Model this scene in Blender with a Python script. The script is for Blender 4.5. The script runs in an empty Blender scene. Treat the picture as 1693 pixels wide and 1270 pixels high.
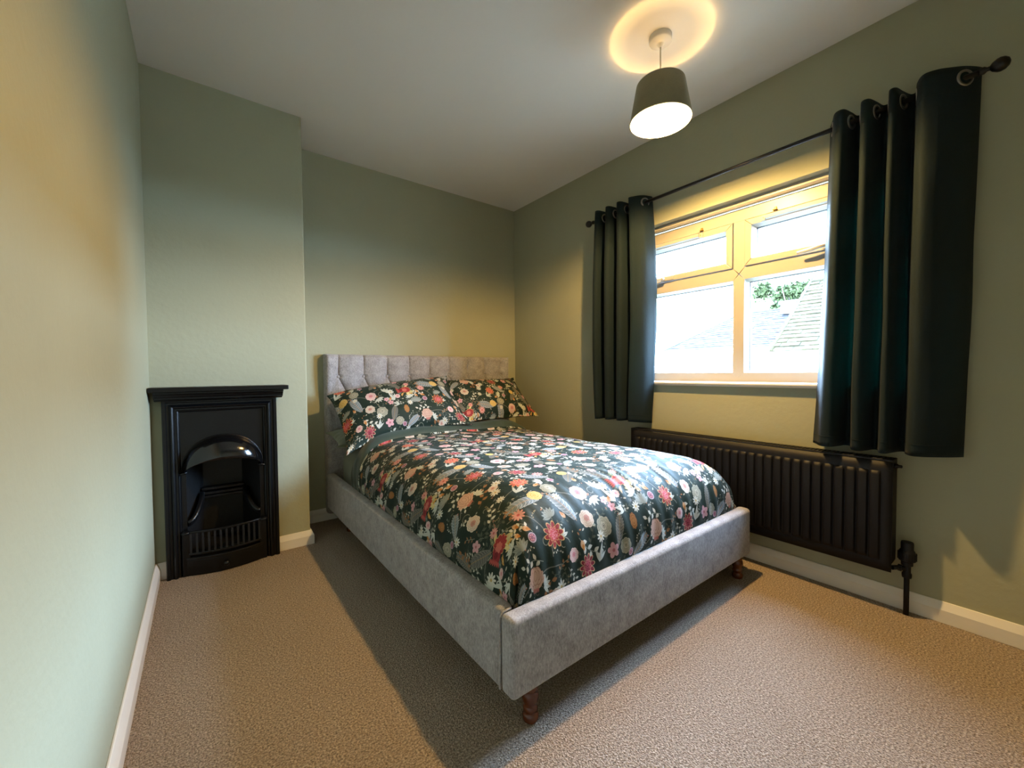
import bpy, bmesh, math, random
import numpy as np
from mathutils import Matrix, Vector

S = bpy.context.scene
COL = S.collection

# ------------------------------------------------------------------ camera, world, exposure
W, H = 2.438, 2.40            # room width (window wall at x = W), ceiling height
XC, YC = 0.670, -0.348        # chimney breast: right edge, front face
YF = -3.62                    # wall behind the camera
cam_d = bpy.data.cameras.new('camera')
cam = bpy.data.objects.new('camera', cam_d)
COL.objects.link(cam)
cam_d.sensor_width = 36.0
cam_d.lens = 671.2 / 1693.0 * 36.0
cam_d.clip_start = 0.02
R_ = Vector((0.79444759, -0.60727498, -0.00837404))
U_ = Vector((0.02424855, 0.01793911, 0.99954499))
F_ = Vector((0.60684845, 0.79428917, -0.02897722))
m = Matrix((R_, U_, -F_)).transposed().to_4x4()
m.translation = Vector((0.19589521, -2.88582617, 0.9717788))
cam.matrix_world = m
S.camera = cam

world = bpy.data.worlds.new('world')
S.world = world
world.use_nodes = True
nt = world.node_tree
bg = nt.nodes['Background']
# bright hazy sky: pale at the horizon, stronger and bluer overhead
tcw = nt.nodes.new('ShaderNodeTexCoord')
sxyz = nt.nodes.new('ShaderNodeSeparateXYZ')
ramp = nt.nodes.new('ShaderNodeValToRGB')
nt.links.new(tcw.outputs['Generated'], sxyz.inputs[0])
nt.links.new(sxyz.outputs['Z'], ramp.inputs[0])
ramp.color_ramp.elements[0].position = 0.0
ramp.color_ramp.elements[0].color = (.44, .63, .89, 1)
ramp.color_ramp.elements[1].position = 0.75
ramp.color_ramp.elements[1].color = (.44, .66, 1.0, 1)
nt.links.new(ramp.outputs[0], bg.inputs[0])
SKY = 150.0
bg.inputs[1].default_value = SKY

sun_d = bpy.data.lights.new('sun', 'SUN')
sun_d.energy = 8.0
sun_d.angle = math.radians(1.0)
sun_d.color = (1.0, 0.93, 0.82)
sun = bpy.data.objects.new('sun', sun_d)
COL.objects.link(sun)
sun.rotation_euler = Vector((0.80, 0.35, -0.45)).to_track_quat('-Z', 'Y').to_euler()

BULB = 5500.0                  # strength of the glowing bulb

vs = S.view_settings
vs.view_transform = 'Standard'
vs.look = 'None'
vs.gamma = 1.0
vs.use_curve_mapping = False
vs.exposure = 0.0
S.cycles.max_bounces = 10
S.cycles.diffuse_bounces = 6
S.cycles.transparent_max_bounces = 16
S.cycles.caustics_reflective = False
S.cycles.caustics_refractive = False
S.cycles.sample_clamp_indirect = 6.0

# ------------------------------------------------------------------ materials

def lin(c):
    return tuple((x / 255 / 12.92 if x / 255 <= .04045 else ((x / 255 + .055) / 1.055) ** 2.4) for x in c)


class NT:
    def __init__(s, mat):
        s.t = mat.node_tree
        s.b = s.t.nodes['Principled BSDF']

    def n(s, kind, **kw):
        nd = s.t.nodes.new(kind)
        for k, v in kw.items():
            if k.startswith('i_'):
                nd.inputs[k[2:].replace('_', ' ')].default_value = v
            else:
                setattr(nd, k, v)
        return nd

    def l(s, a, b):
        s.t.links.new(a, b)


def material(name, rgb, rough=.6, metal=0.0, spec=.5, var=0.0, vscale=8.0, bump=0.0, bscale=60.0, sheen=0.0, detail=4.0, coat=0.0):
    mt = bpy.data.materials.new(name)
    mt.use_nodes = True
    t = NT(mt)
    c = lin(rgb)
    b = t.b
    b.inputs['Roughness'].default_value = rough
    b.inputs['Metallic'].default_value = metal
    b.inputs['Specular IOR Level'].default_value = spec
    b.inputs['Sheen Weight'].default_value = sheen
    b.inputs['Coat Weight'].default_value = coat
    co = t.n('ShaderNodeTexCoord')
    ns = t.n('ShaderNodeTexNoise', i_Scale=vscale, i_Detail=detail)
    t.l(co.outputs['Object'], ns.inputs['Vector'])
    rp = t.n('ShaderNodeValToRGB')
    rp.color_ramp.elements[0].position = .3
    rp.color_ramp.elements[1].position = .7
    rp.color_ramp.elements[0].color = tuple(x * (1 - var) for x in c) + (1,)
    rp.color_ramp.elements[1].color = tuple(min(1, x * (1 + var)) for x in c) + (1,)
    t.l(ns.outputs['Fac'], rp.inputs[0])
    t.l(rp.outputs[0], b.inputs['Base Color'])
    if bump:
        n2 = t.n('ShaderNodeTexNoise', i_Scale=bscale, i_Detail=6.0)
        t.l(co.outputs['Object'], n2.inputs['Vector'])
        bp = t.n('ShaderNodeBump', i_Strength=bump, i_Distance=.01)
        t.l(n2.outputs['Fac'], bp.inputs['Height'])
        t.l(bp.outputs[0], b.inputs['Normal'])
    return mt


M = {}
M['wall'] = material('sage_wall_paint', (160, 161, 138), .75, spec=.3, var=.025, vscale=3, bump=.12, bscale=45)
M['ceiling'] = material('white_ceiling_paint', (222, 220, 216), .85, spec=.2, var=.015, vscale=2, bump=.06, bscale=30)
M['white'] = material('white_gloss_trim', (226, 222, 214), .35, var=.02, vscale=10)
M['upvc'] = material('white_window_plastic', (170, 165, 157), .35, var=.01, vscale=6)
M['seal'] = material('grey_window_seal', (60, 60, 64), .6)
M['iron'] = material('black_painted_iron', (9, 9, 10), .32, var=.1, vscale=20, bump=.05, bscale=120, spec=.35)
M['ironmatt'] = material('black_grate_iron', (6, 6, 7), .6, var=.15, vscale=30, bump=.15, bscale=90)
M['hood'] = material('black_glossy_hood', (10, 10, 11), .14, var=.08, vscale=20, bump=.02, bscale=60, spec=.7)
M['radiator'] = material('dark_radiator_paint', (12, 12, 18), .55, var=.05, vscale=10, spec=.3)
M['rod'] = material('black_rod_metal', (11, 10, 12), .4)
M['ring'] = material('brushed_eyelet_metal', (150, 148, 142), .3, metal=.9)
M['wood'] = material('turned_brown_wood', (92, 46, 24), .25, var=.3, vscale=18)
M['greenplain'] = material('plain_dark_green_cotton', (40, 58, 50), .55, var=.08, vscale=30, bump=.08, bscale=30, sheen=.2)
M['sheet'] = material('sage_cotton', (112, 120, 104), .7, var=.04, vscale=12, bump=.08, bscale=20, sheen=.2)
M['brass'] = material('old_brass', (178, 140, 70), .4, metal=.6)
M['cable'] = material('white_flex', (220, 214, 200), .5)


def carpet_material():
    mt = bpy.data.materials.new('beige_twist_carpet')
    mt.use_nodes = True
    t = NT(mt)
    t.b.inputs['Roughness'].default_value = .95
    t.b.inputs['Specular IOR Level'].default_value = .1
    t.b.inputs['Sheen Weight'].default_value = .15
    co = t.n('ShaderNodeTexCoord')
    n1 = t.n('ShaderNodeTexNoise', i_Scale=185.0, i_Detail=3.0, i_Roughness=.75)
    n2 = t.n('ShaderNodeTexNoise', i_Scale=3.0, i_Detail=3.0)
    n3 = t.n('ShaderNodeTexVoronoi', i_Scale=230.0)
    for n in (n1, n2, n3):
        t.l(co.outputs['Object'], n.inputs['Vector'])
    rp = t.n('ShaderNodeValToRGB')
    e = rp.color_ramp.elements
    e[0].position, e[1].position = .34, .66
    e[0].color = lin((92, 80, 70)) + (1,)
    e[1].color = lin((208, 190, 172)) + (1,)
    md = rp.color_ramp.elements.new(.5)
    md.color = lin((156, 138, 122)) + (1,)
    t.l(n1.outputs['Fac'], rp.inputs[0])
    mx = t.n('ShaderNodeMix', data_type='RGBA', blend_type='MULTIPLY')
    mx.inputs[0].default_value = .35
    r2 = t.n('ShaderNodeValToRGB')
    r2.color_ramp.elements[0].position, r2.color_ramp.elements[1].position = .35, .65
    r2.color_ramp.elements[0].color = (.82, .82, .82, 1)
    r2.color_ramp.elements[1].color = (1, 1, 1, 1)
    t.l(n2.outputs['Fac'], r2.inputs[0])
    t.l(rp.outputs[0], mx.inputs[6])
    t.l(r2.outputs[0], mx.inputs[7])
    t.l(mx.outputs[2], t.b.inputs['Base Color'])
    ad = t.n('ShaderNodeMath', operation='ADD')
    t.l(n1.outputs['Fac'], ad.inputs[0])
    t.l(n3.outputs['Distance'], ad.inputs[1])
    bp = t.n('ShaderNodeBump', i_Strength=.9, i_Distance=.006)
    t.l(ad.outputs[0], bp.inputs['Height'])
    t.l(bp.outputs[0], t.b.inputs['Normal'])
    return mt


def fabric_material(name, rgb, dark=.72, light=1.3, scale=420.0, sheen=.3):
    mt = bpy.data.materials.new(name)
    mt.use_nodes = True
    t = NT(mt)
    t.b.inputs['Roughness'].default_value = .8
    t.b.inputs['Specular IOR Level'].default_value = .2
    t.b.inputs['Sheen Weight'].default_value = sheen
    t.b.inputs['Sheen Roughness'].default_value = .4
    c = lin(rgb)
    co = t.n('ShaderNodeTexCoord')
    n1 = t.n('ShaderNodeTexNoise', i_Scale=scale, i_Detail=3.0, i_Roughness=.7)
    n2 = t.n('ShaderNodeTexNoise', i_Scale=22.0, i_Detail=5.0)
    mp = t.n('ShaderNodeMapping')
    mp.inputs['Scale'].default_value = (1, 1, .45)
    t.l(co.outputs['Object'], mp.inputs[0])
    t.l(mp.outputs[0], n1.inputs['Vector'])
    t.l(co.outputs['Object'], n2.inputs['Vector'])
    rp = t.n('ShaderNodeValToRGB')
    rp.color_ramp.elements[0].position, rp.color_ramp.elements[1].position = .3, .7
    rp.color_ramp.elements[0].color = tuple(x * dark for x in c) + (1,)
    rp.color_ramp.elements[1].color = tuple(x * light for x in c) + (1,)
    mixf = t.n('ShaderNodeMath', operation='MULTIPLY_ADD')
    mixf.inputs[1].default_value = .35
    t.l(n2.outputs['Fac'], mixf.inputs[0])
    sc = t.n('ShaderNodeMath', operation='MULTIPLY')
    sc.inputs[1].default_value = .65
    t.l(n1.outputs['Fac'], sc.inputs[0])
    t.l(sc.outputs[0], mixf.inputs[2])
    t.l(mixf.outputs[0], rp.inputs[0])
    t.l(rp.outputs[0], t.b.inputs['Base Color'])
    bp = t.n('ShaderNodeBump', i_Strength=.35, i_Distance=.003)
    t.l(n1.outputs['Fac'], bp.inputs['Height'])
    t.l(bp.outputs[0], t.b.inputs['Normal'])
    return mt


def curtain_material():
    mt = fabric_material('dark_green_velvet', (20, 33, 38), .85, 1.15, 300.0, sheen=.05)
    t = NT(mt)
    tr = t.n('ShaderNodeBsdfTranslucent')
    tr.inputs[0].default_value = lin((40, 112, 100)) + (1,)
    mx = t.n('ShaderNodeMixShader')
    mx.inputs[0].default_value = .12
    out = t.t.nodes['Material Output']
    t.l(t.b.outputs[0], mx.inputs[1])
    t.l(tr.outputs[0], mx.inputs[2])
    t.l(mx.outputs[0], out.inputs[0])
    return mt


def glass_material():
    mt = bpy.data.materials.new('clear_window_glass')
    mt.use_nodes = True
    t = NT(mt)
    t.t.nodes.remove(t.b)
    fr = t.n('ShaderNodeFresnel', i_IOR=1.45)
    tr = t.n('ShaderNodeBsdfTransparent')
    tr.inputs[0].default_value = (.97, .98, .97, 1)
    gl = t.n('ShaderNodeBsdfGlossy', i_Roughness=.02)
    mx = t.n('ShaderNodeMixShader')
    ge = t.n('ShaderNodeNewGeometry')             # reflect on the front faces only: a back face would give total reflection
    iv = t.n('ShaderNodeMath', operation='SUBTRACT')
    iv.inputs[0].default_value = 1.0
    t.l(ge.outputs['Backfacing'], iv.inputs[1])
    mu_ = t.n('ShaderNodeMath', operation='MULTIPLY')
    t.l(fr.outputs[0], mu_.inputs[0])
    t.l(iv.outputs[0], mu_.inputs[1])
    t.l(mu_.outputs[0], mx.inputs[0])
    t.l(tr.outputs[0], mx.inputs[1])
    t.l(gl.outputs[0], mx.inputs[2])
    t.l(mx.outputs[0], t.t.nodes['Material Output'].inputs[0])
    return mt


def emission_material(name, rgb, strength):
    mt = bpy.data.materials.new(name)
    mt.use_nodes = True
    b = mt.node_tree.nodes['Principled BSDF']
    b.inputs['Base Color'].default_value = (.9, .9, .85, 1)
    b.inputs['Emission Color'].default_value = rgb + (1,)
    b.inputs['Emission Strength'].default_value = strength
    return mt


def shade_material():
    mt = fabric_material('olive_shade_fabric', (140, 133, 106), .85, 1.15, 500.0, .2)
    t = NT(mt)
    tr = t.n('ShaderNodeBsdfTranslucent')
    tr.inputs[0].default_value = lin((150, 120, 70)) + (1,)
    mx = t.n('ShaderNodeMixShader')
    mx.inputs[0].default_value = .14
    t.l(t.b.outputs[0], mx.inputs[1])
    t.l(tr.outputs[0], mx.inputs[2])
    t.l(mx.outputs[0], t.t.nodes['Material Output'].inputs[0])
    return mt


M['carpet'] = carpet_material()
M['bedfabric'] = fabric_material('grey_bed_upholstery', (150, 148, 150), .50, 1.55, 200.0)
M['curtain'] = curtain_material()
M['glass'] = glass_material()
M['bulb'] = emission_material('glowing_bulb', (1.0, .61, .20), BULB)
M['bulbneck'] = emission_material('glowing_bulb_neck', (1.0, .58, .17), BULB * .042)
M['shade'] = shade_material()
M['shadein'] = material('white_shade_lining', (236, 230, 218), .7)

# ------------------------------------------------------------------ mesh helpers


def link(name, me, mat=None, parent=None, smooth=False):
    o = bpy.data.objects.new(name, me)
    COL.objects.link(o)
    if mat is not None:
        for mm in (mat if isinstance(mat, (list, tuple)) else [mat]):
            me.materials.append(mm)
    if smooth:
        for p in me.polygons:
            p.use_smooth = True
    if parent is not None:
        o.parent = parent
    return o


def tag(o, label=None, cat=None, group=None, kind=None):
    if label: o['label'] = label
    if cat: o['category'] = cat
    if group: o['group'] = group
    if kind: o['kind'] = kind
    return o


def empty(name, loc=(0, 0, 0)):
    # every mesh is written in world coordinates, so an Empty carries its own place and its parts the inverse
    o = bpy.data.objects.new(name, None)
    COL.objects.link(o)
    o.location = loc
    o.empty_display_size = .05
    return o


def adopt(parent):
    """keep the world place of children written in world coordinates"""
    for c in parent.children:
        c.matrix_parent_inverse = Matrix.Translation(-Vector(parent.location))


class MB:
    def __init__(s):
        s.v, s.f, s.m = [], [], []
        s.cur = 0

    def add(s, vs, fs):
        o = len(s.v)
        s.v += [tuple(map(float, q)) for q in vs]
        s.f += [tuple(i + o for i in f) for f in fs]
        s.m += [s.cur] * len(fs)

    def box(s, x0, x1, y0, y1, z0, z1):
        s.add([(x0, y0, z0), (x1, y0, z0), (x1, y1, z0), (x0, y1, z0), (x0, y0, z1), (x1, y0, z1), (x1, y1, z1), (x0, y1, z1)],
              [(0, 3, 2, 1), (4, 5, 6, 7), (0, 1, 5, 4), (1, 2, 6, 5), (2, 3, 7, 6), (3, 0, 4, 7)])

    def prism(s, poly, fn, a, b):
        """poly of (u,v); fn(u,v,w) -> xyz; extruded w from a to b"""
        n = len(poly)
        s.add([fn(u, v, a) for u, v in poly] + [fn(u, v, b) for u, v in poly],
              [tuple(range(n))[::-1], tuple(range(n, 2 * n))] + [(i, (i + 1) % n, n + (i + 1) % n, n + i) for i in range(n)])

    def lathe(s, prof, seg=24, c=(0, 0, 0), axis='z', cap=True):
        vs, fs = [], []
        for r, h in prof:
            for k in range(seg):
                a = 2 * math.pi * k / seg
                p = (r * math.cos(a), r * math.sin(a), h)
                if axis == 'y': p = (p[0], p[2], p[1])
                if axis == 'x': p = (p[2], p[0], p[1])
                vs.append((c[0] + p[0], c[1] + p[1], c[2] + p[2]))
        n = len(prof)
        for i in range(n - 1):
            for k in range(seg):
                k2 = (k + 1) % seg
                fs.append((i * seg + k, i * seg + k2, (i + 1) * seg + k2, (i + 1) * seg + k))
        if cap:
            fs.append(tuple(range(seg))[::-1])
            fs.append(tuple(range((n - 1) * seg, n * seg)))
        s.add(vs, fs)

    def tube(s, pts, r, seg=8, cap=True):
        pts = [Vector(p) for p in pts]
        rs = r if isinstance(r, (list, tuple)) else [r] * len(pts)
        vs, fs = [], []
        up = None
        for i, p in enumerate(pts):
            d = (pts[min(i + 1, len(pts) - 1)] - pts[max(i - 1, 0)]).normalized()
            if up is None:
                up = Vector((0, 0, 1)) if abs(d.z) < .9 else Vector((1, 0, 0))
            a = d.cross(up).normalized()
            up = a.cross(d).normalized()
            for k in range(seg):
                t = 2 * math.pi * k / seg
                vs.append(p + (a * math.cos(t) + up * math.sin(t)) * rs[i])
        for i in range(len(pts) - 1):
            for k in range(seg):
                k2 = (k + 1) % seg
                fs.append((i * seg + k, i * seg + k2, (i + 1) * seg + k2, (i + 1) * seg + k))
        if cap:
            fs.append(tuple(range(seg))[::-1])
            fs.append(tuple(range((len(pts) - 1) * seg, len(pts) * seg)))
        s.add(vs, fs)

    def grid(s, P, closed_u=False):
        """P[i][j] -> xyz"""
        P = np.asarray(P, float)
        a, b = P.shape[:2]
        fs = []
        for i in range(a - 1):
            for j in range(b - 1):
                fs.append((i * b + j, (i + 1) * b + j, (i + 1) * b + j + 1, i * b + j + 1))
        s.add(P.reshape(-1, 3), fs)

    def mesh(s, name, recalc=True):
        me = bpy.data.meshes.new(name)
        me.from_pydata(s.v, [], s.f)
        me.polygons.foreach_set('material_index', s.m)
        if recalc:
            bm = bmesh.new()
            bm.from_mesh(me)
            bmesh.ops.recalc_face_normals(bm, faces=bm.faces)
            bm.to_mesh(me)
            bm.free()
        me.update()
        return me

    def build(s, name, mat, parent=None, smooth=False, bevel=0.0, seg=2, recalc=True, angle=None):
        o = link(name, s.mesh(name, recalc), mat, parent, smooth)
        if bevel:
            md = o.modifiers.new('bevel', 'BEVEL')
            md.width = bevel
            md.segments = seg
            md.limit_method = 'ANGLE'
        if angle is not None:
            o.data.polygons.foreach_set('use_smooth', [True] * len(o.data.polygons))
            try:
                o.data.set_sharp_from_angle(angle=math.radians(angle))
            except Exception:
                pass
        return o


def structure(o):
    o['kind'] = 'structure'
    return o


def catmull(pts, n):
    pts = [np.array(p, float) for p in pts]
    pts = [2 * pts[0] - pts[1]] + pts + [2 * pts[-1] - pts[-2]]
    out = []
    for i in range(1, len(pts) - 2):
        p0, p1, p2, p3 = pts[i - 1:i + 3]
        for k in range(n):
            t = k / n
            out.append(.5 * (2 * p1 + (p2 - p0) * t + (2 * p0 - 5 * p1 + 4 * p2 - p3) * t * t + (3 * p1 - p0 - 3 * p2 + p3) * t ** 3))
    out.append(pts[-2])
    return out


# ------------------------------------------------------------------ room shell
T = .12
b = MB(); b.box(-T, W + .30, YF - T, T, -.15, 0)
structure(b.build('floor', M['carpet']))
b = MB(); b.box(-T, W + .30, YF - T, T, H, H + .15)
structure(b.build('ceiling', M['ceiling']))
b = MB(); b.box(-T, 0, YF - T, T, 0, H)
structure(b.build('wall_left', M['wall']))
b = MB(); b.box(0, W + .30, 0, T, 0, H)
structure(b.build('wall_back', M['wall']))
b = MB(); b.box(0, W + .30, YF - T, YF, 0, H)
structure(b.build('wall_front', M['wall']))
# window wall with its opening
WY0, WY1, WZ0, WZ1 = -2.535, -1.217, .885, 1.872
b = MB()
b.box(W, W + .28, WY1, 0, 0, H)
b.box(W, W + .28, YF, WY0, 0, H)
b.box(W, W + .28, WY0, WY1, 0, WZ0)
b.box(W, W + .28, WY0, WY1, WZ1, H)
structure(b.build('wall_right', M['wall']))
# chimney breast, hollow behind the fireplace
b = MB()
xs4, zs3 = (0, .112, .436, XC - .006), (0, .70, H)
b.add([(x, YC, z) for z in zs3 for x in xs4] + [(XC, YC + .006, z) for z in (0, H)] + [(XC, 0, z) for z in (0, H)]
      + [(x, -.002, z) for z in (0, .70) for x in (.112, .436)] + [(XC - .0018, YC + .0018, 0), (XC - .0018, YC + .0018, H)],
      [(0, 1, 5, 4), (2, 3, 7, 6), (4, 5, 9, 8), (5, 6, 10, 9), (6, 7, 11, 10), (3, 20, 21, 11, 7), (20, 12, 13, 21), (12, 14, 15, 13),
       (1, 16, 18, 5), (2, 6, 19, 17), (5, 18, 19, 6), (16, 17, 19, 18)])
structure(b.build('wall_chimney', M['wall']))

# skirting boards: chamfered profile, t = distance from wall, z
SK = [(0, 0), (.018, 0), (.018, .050), (.006, .079), (0, .079)]


def skirting(name, path, mat=M['white']):
    """path of (x,y) points, the room on its right-hand side; mitred corners"""
    pts = [Vector((p[0], p[1])) for p in path]
    rings = []
    for i, p in enumerate(pts):
        def nrm(a, c):
            d = (c - a).normalized()
            return Vector((d.y, -d.x))
        if i == 0: n = nrm(pts[0], pts[1])
        elif i == len(pts) - 1: n = nrm(pts[-2], pts[-1])
        else:
            n1, n2 = nrm(pts[i - 1], p), nrm(p, pts[i + 1])
            n = (n1 + n2) / (1 + n1.dot(n2))
        rings.append([(p.x + n.x * t, p.y + n.y * t, z) for t, z in SK])
    mb = MB()
    k = len(SK)
    mb.add([v for r in rings for v in r],
           [(i * k + j, i * k + (j + 1) % k, (i + 1) * k + (j + 1) % k, (i + 1) * k + j) for i in range(len(rings) - 1) for j in range(k)]
           + [tuple(range(k)), tuple(range((len(rings) - 1) * k, len(rings) * k))[::-1]])
    return structure(mb.build(name, mat, bevel=.0015, seg=1))


skirting('baseboard_left', [(0, YF), (0, YC), (.046, YC)])
skirting('baseboard_chimney', [(.512, YC), (XC, YC), (XC, 0), (W, 0), (W, YF)])

# ------------------------------------------------------------------ window
XW = W + .08                 # inner face of the window frame
DF = .07                     # frame depth
G = .0006                    # hairline of the welded joints
yL, yR, zB, zT = WY1, WY0, .905, 1.838
cy, mz = -1.876, 1.4925      # mullion centre, transom centre
hm, ht = .029, .0325
fz = lambda u, v, w: (w, u, v)


def mitred(mb, ya, yb, za, zb, wl, wr, wt, wbm, x0, x1, g=G):
    """four mitred bars around a rectangle, ya > yb"""
    i = [(ya - wl, za + wbm), (yb + wr, za + wbm), (yb + wr, zb - wt), (ya - wl, zb - wt)]
    o = [(ya, za), (yb, za), (yb, zb), (ya, zb)]
    for k in range(4):
        k2 = (k + 1) % 4
        a, c = Vector(o[k]), Vector(o[k2])
        d = (c - a).normalized() * g
        ia, ic = Vector(i[k]), Vector(i[k2])
        mb.prism([tuple(a + d), tuple(c - d), tuple(ic - d), tuple(ia + d)], fz, x0, x1)


fo = MB()
mitred(fo, yL, yR, zB, zT, .06, .06, .064, .055, XW, XW + DF)
window = structure(fo.build('window_1', M['upvc'], bevel=.0012, seg=1))
yl, yr, zb_, zt_ = yL - .06, yR + .06, zB + .055, zT - .064
mu = MB()
mu.prism([(cy + hm, zt_), (cy + hm, mz + ht), (cy, mz + .003), (cy - hm, mz + ht), (cy - hm, zt_)], fz, XW, XW + DF)
mu.prism([(cy + hm, zb_), (cy, zb_ - .027), (cy - hm, zb_), (cy - hm, mz - ht), (cy, mz - .003), (cy + hm, mz - ht)], fz, XW - .0005, XW + DF)
mu.build('mullion', M['upvc'], window, bevel=.0012, seg=1)
for a, c in ((yl, cy), (yr, cy)):
    sg = 1 if a > c else -1
    tb = MB()
    tb.prism([(a, mz - ht), (c + sg * (hm), mz - ht), (c + sg * .003, mz), (c + sg * hm, mz + ht), (a, mz + ht)], fz, XW, XW + DF)
    tb.build('transom', M['upvc'], window, bevel=.0012, seg=1)


def bead(mb, ya, yb, za, zb, w, x0, x1):
    """sloped glazing bead around a pane"""
    o = [(ya, za), (yb, za), (yb, zb), (ya, zb)]
    i = [(ya - w, za + w), (yb + w, za + w), (yb + w, zb - w), (ya - w, zb - w)]
    vs = [(x0, u, v) for u, v in o] + [(x1, u, v) for u, v in i] + [(x1 + .02, u, v) for u, v in i] + [(x1 + .02, u, v) for u, v in o]
    fs = []
    for r in range(3):
        for k in range(4):
            k2 = (k + 1) % 4
            fs.append((r * 4 + k, r * 4 + k2, (r + 1) * 4 + k2, (r + 1) * 4 + k))
    mb.add(vs, fs)


for (ya, yb) in ((yl, cy + hm), (cy - hm, yr)):
    # lower fixed light
    gb = MB(); bead(gb, ya, yb, zb_, mz - ht, .012, XW + .012, XW + .040)
    gb.build('glazing_bead', M['upvc'], window)
    gs = MB(); bead(gs, ya - .0115, yb + .0115, zb_ + .0115, mz - ht - .0115, .003, XW + .038, XW + .042)
    gs.build('glazing_seal', M['seal'], window)
    p = MB(); p.box(XW + .046, XW + .050, yb + .010, ya - .010, zb_ + .010, mz - ht - .010)
    p.build('pane', M['glass'], window)
    # upper opening sash, a little proud of the frame
    sa = MB()
    y0, y1, z0, z1 = ya - .003, yb + .003, mz + ht + .003, zt_ - .004
    mitred(sa, y0, y1, z0, z1, .034, .034, .034, .034, XW - .010, XW + .05)
    sash = sa.build('sash', M['upvc'], window, bevel=.003, seg=2)
    gb = MB(); bead(gb, y0 - .034, y1 + .034, z0 + .034, z1 - .034, .012, XW + .0, XW + .030)
    gb.build('glazing_bead', M['upvc'], sash)
    gs = MB(); bead(gs, y0 - .0455, y1 + .0455, z0 + .0455, z1 - .0455, .003, XW + .028, XW + .032)
    gs.build('glazing_seal', M['seal'], sash)
    p = MB(); p.box(XW + .036, XW + .040, y1 + .040, y0 - .040, z0 + .040, z1 - .040)
    p.build('pane', M['glass'], sash)
    # gap shadow strip around the sash
    # trickle vent along the sash head
    vm = (y0 + y1) / 2 + .04
    v = MB()
    v.prism([(XW - .010, z1 - .004), (XW - .026, z1 - .008), (XW - .026, z1 - .024), (XW - .010, z1 - .030)], lambda u, w_, t: (u, t, w_), vm - .14, vm + .14)
    v.box(XW - .018, XW - .010, vm - .160, vm - .141, z1 - .032, z1 - .003)
    v.box(XW - .018, XW - .010, vm + .141, vm + .160, z1 - .032, z1 - .003)
    v.build('trickle_vent', M['upvc'], sash, bevel=.0015, seg=2)
    sc = MB()
    for yy in (vm - .15, vm + .15):
        sc.lathe([(.003, 0), (.003, .001)], 10, (XW - .019, yy, z1 - .018), 'x')
    sc.build('vent_screw', M['brass'], sash)
    # handle at the foot of the sash
    hy = (y0 + y1) / 2 + (.135 if ya == yl else -.075)
    hb = MB()
    hb.box(XW - .018, XW - .010, hy - .075, hy + .012, z0 + .004, z0 + .026)
    hb.lathe([(.011, 0), (.011, -.022), (.008, -.026)], 16, (XW - .018, hy - .01, z0 + .015), 'x')
    handle = hb.build('handle', M['upvc'], sash, bevel=.002, seg=2)
    lv = MB()
    lv.tube([(XW - .036, hy - .012, z0 + .016), (XW - .042, hy + .02, z0 + .012), (XW - .044, hy + .06, z0 + .004), (XW - .044, hy + .105, z0 + .002)],
            [.008, .009, .009, .006], 10)
    lv.build('handle_lever', M['upvc'], sash, smooth=True)
    # old blind fixings on the frame head
    fx = MB()
    fy = (y0 + y1) / 2 - (.11 if ya == yl else -.14)
    fx.box(XW - .006, XW, fy - .006, fy + .006, zt_ + .010, zt_ + .022)
    fx.box(XW - .014, XW, fy - .010, fy + .010, zt_ + .005, zt_ + .009)
    fx.build('blind_bracket', M['brass'], window, bevel=.001, seg=1)
tr = MB()
tr.prism([(XW - .002, WZ1), (XW - .034, WZ1), (XW - .034, WZ1 - .022), (XW - .026, WZ1 - .031), (XW - .002, WZ1 - .031)], lambda u, v, t: (u, t, v), WY0 + .001, WY1 - .001)
tr.build('head_trim', M['upvc'], window)
ss = MB()
nose = [(W - .026, .893), (W - .030, .897), (W - .030, .904), (W - .025, .909), (W + .09, .909), (W + .09, .886), (W - .020, .886)]
ss.prism([(u, v) for u, v in nose], lambda u, v, t: (u, t, v), WY0 + .001, WY1 - .001)
ss.build('window_sill', M['white'], window)

# sky light entering through this window is sampled through a portal (it emits nothing itself)
po_d = bpy.data.lights.new('window_portal', 'AREA')
po_d.shape = 'RECTANGLE'
po_d.size, po_d.size_y = WY1 - WY0, WZ1 - WZ0
po_d.cycles.is_portal = True
po = bpy.data.objects.new('window_portal', po_d)
COL.objects.link(po)
po.location = (W + .26, (WY0 + WY1) / 2, (WZ0 + WZ1) / 2)
po.rotation_euler = (math.radians(90), 0, math.radians(90))

# ------------------------------------------------------------------ fireplace
fp = empty('fireplace', (.276, YC, 0))
tag(fp, 'black cast-iron bedroom fireplace with arched hood set in the chimney breast', 'fireplace')
FX0, FX1, FZT = .042, .510, .856
prof = [(0, .0), (0, .046), (.004, .050), (.014, .050), (.017, .044), (.026, .044), (.030, .051), (.036, .054), (.042, .051), (.046, .042),
        (.053, .042), (.056, .036), (.060, .034), (.063, .026), (.066, .022)]
path = [((FX0, .0), (1, 0)), ((FX0, FZT), (1, -1)), ((FX1, FZT), (-1, -1)), ((FX1, .0), (-1, 0))]
mb = MB()
k = len(prof)
mb.add([(p[0] + d[0] * t, YC - dep, p[1] + d[1] * t) for p, d in path for t, dep in prof],
       [(i * k + j, (i + 1) * k + j, (i + 1) * k + j + 1, i * k + j + 1) for i in range(3) for j in range(k - 1)])
o = mb.build('surround', M['iron'], fp, angle=35)
cx = (FX0 + FX1) / 2                   # .276
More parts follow.
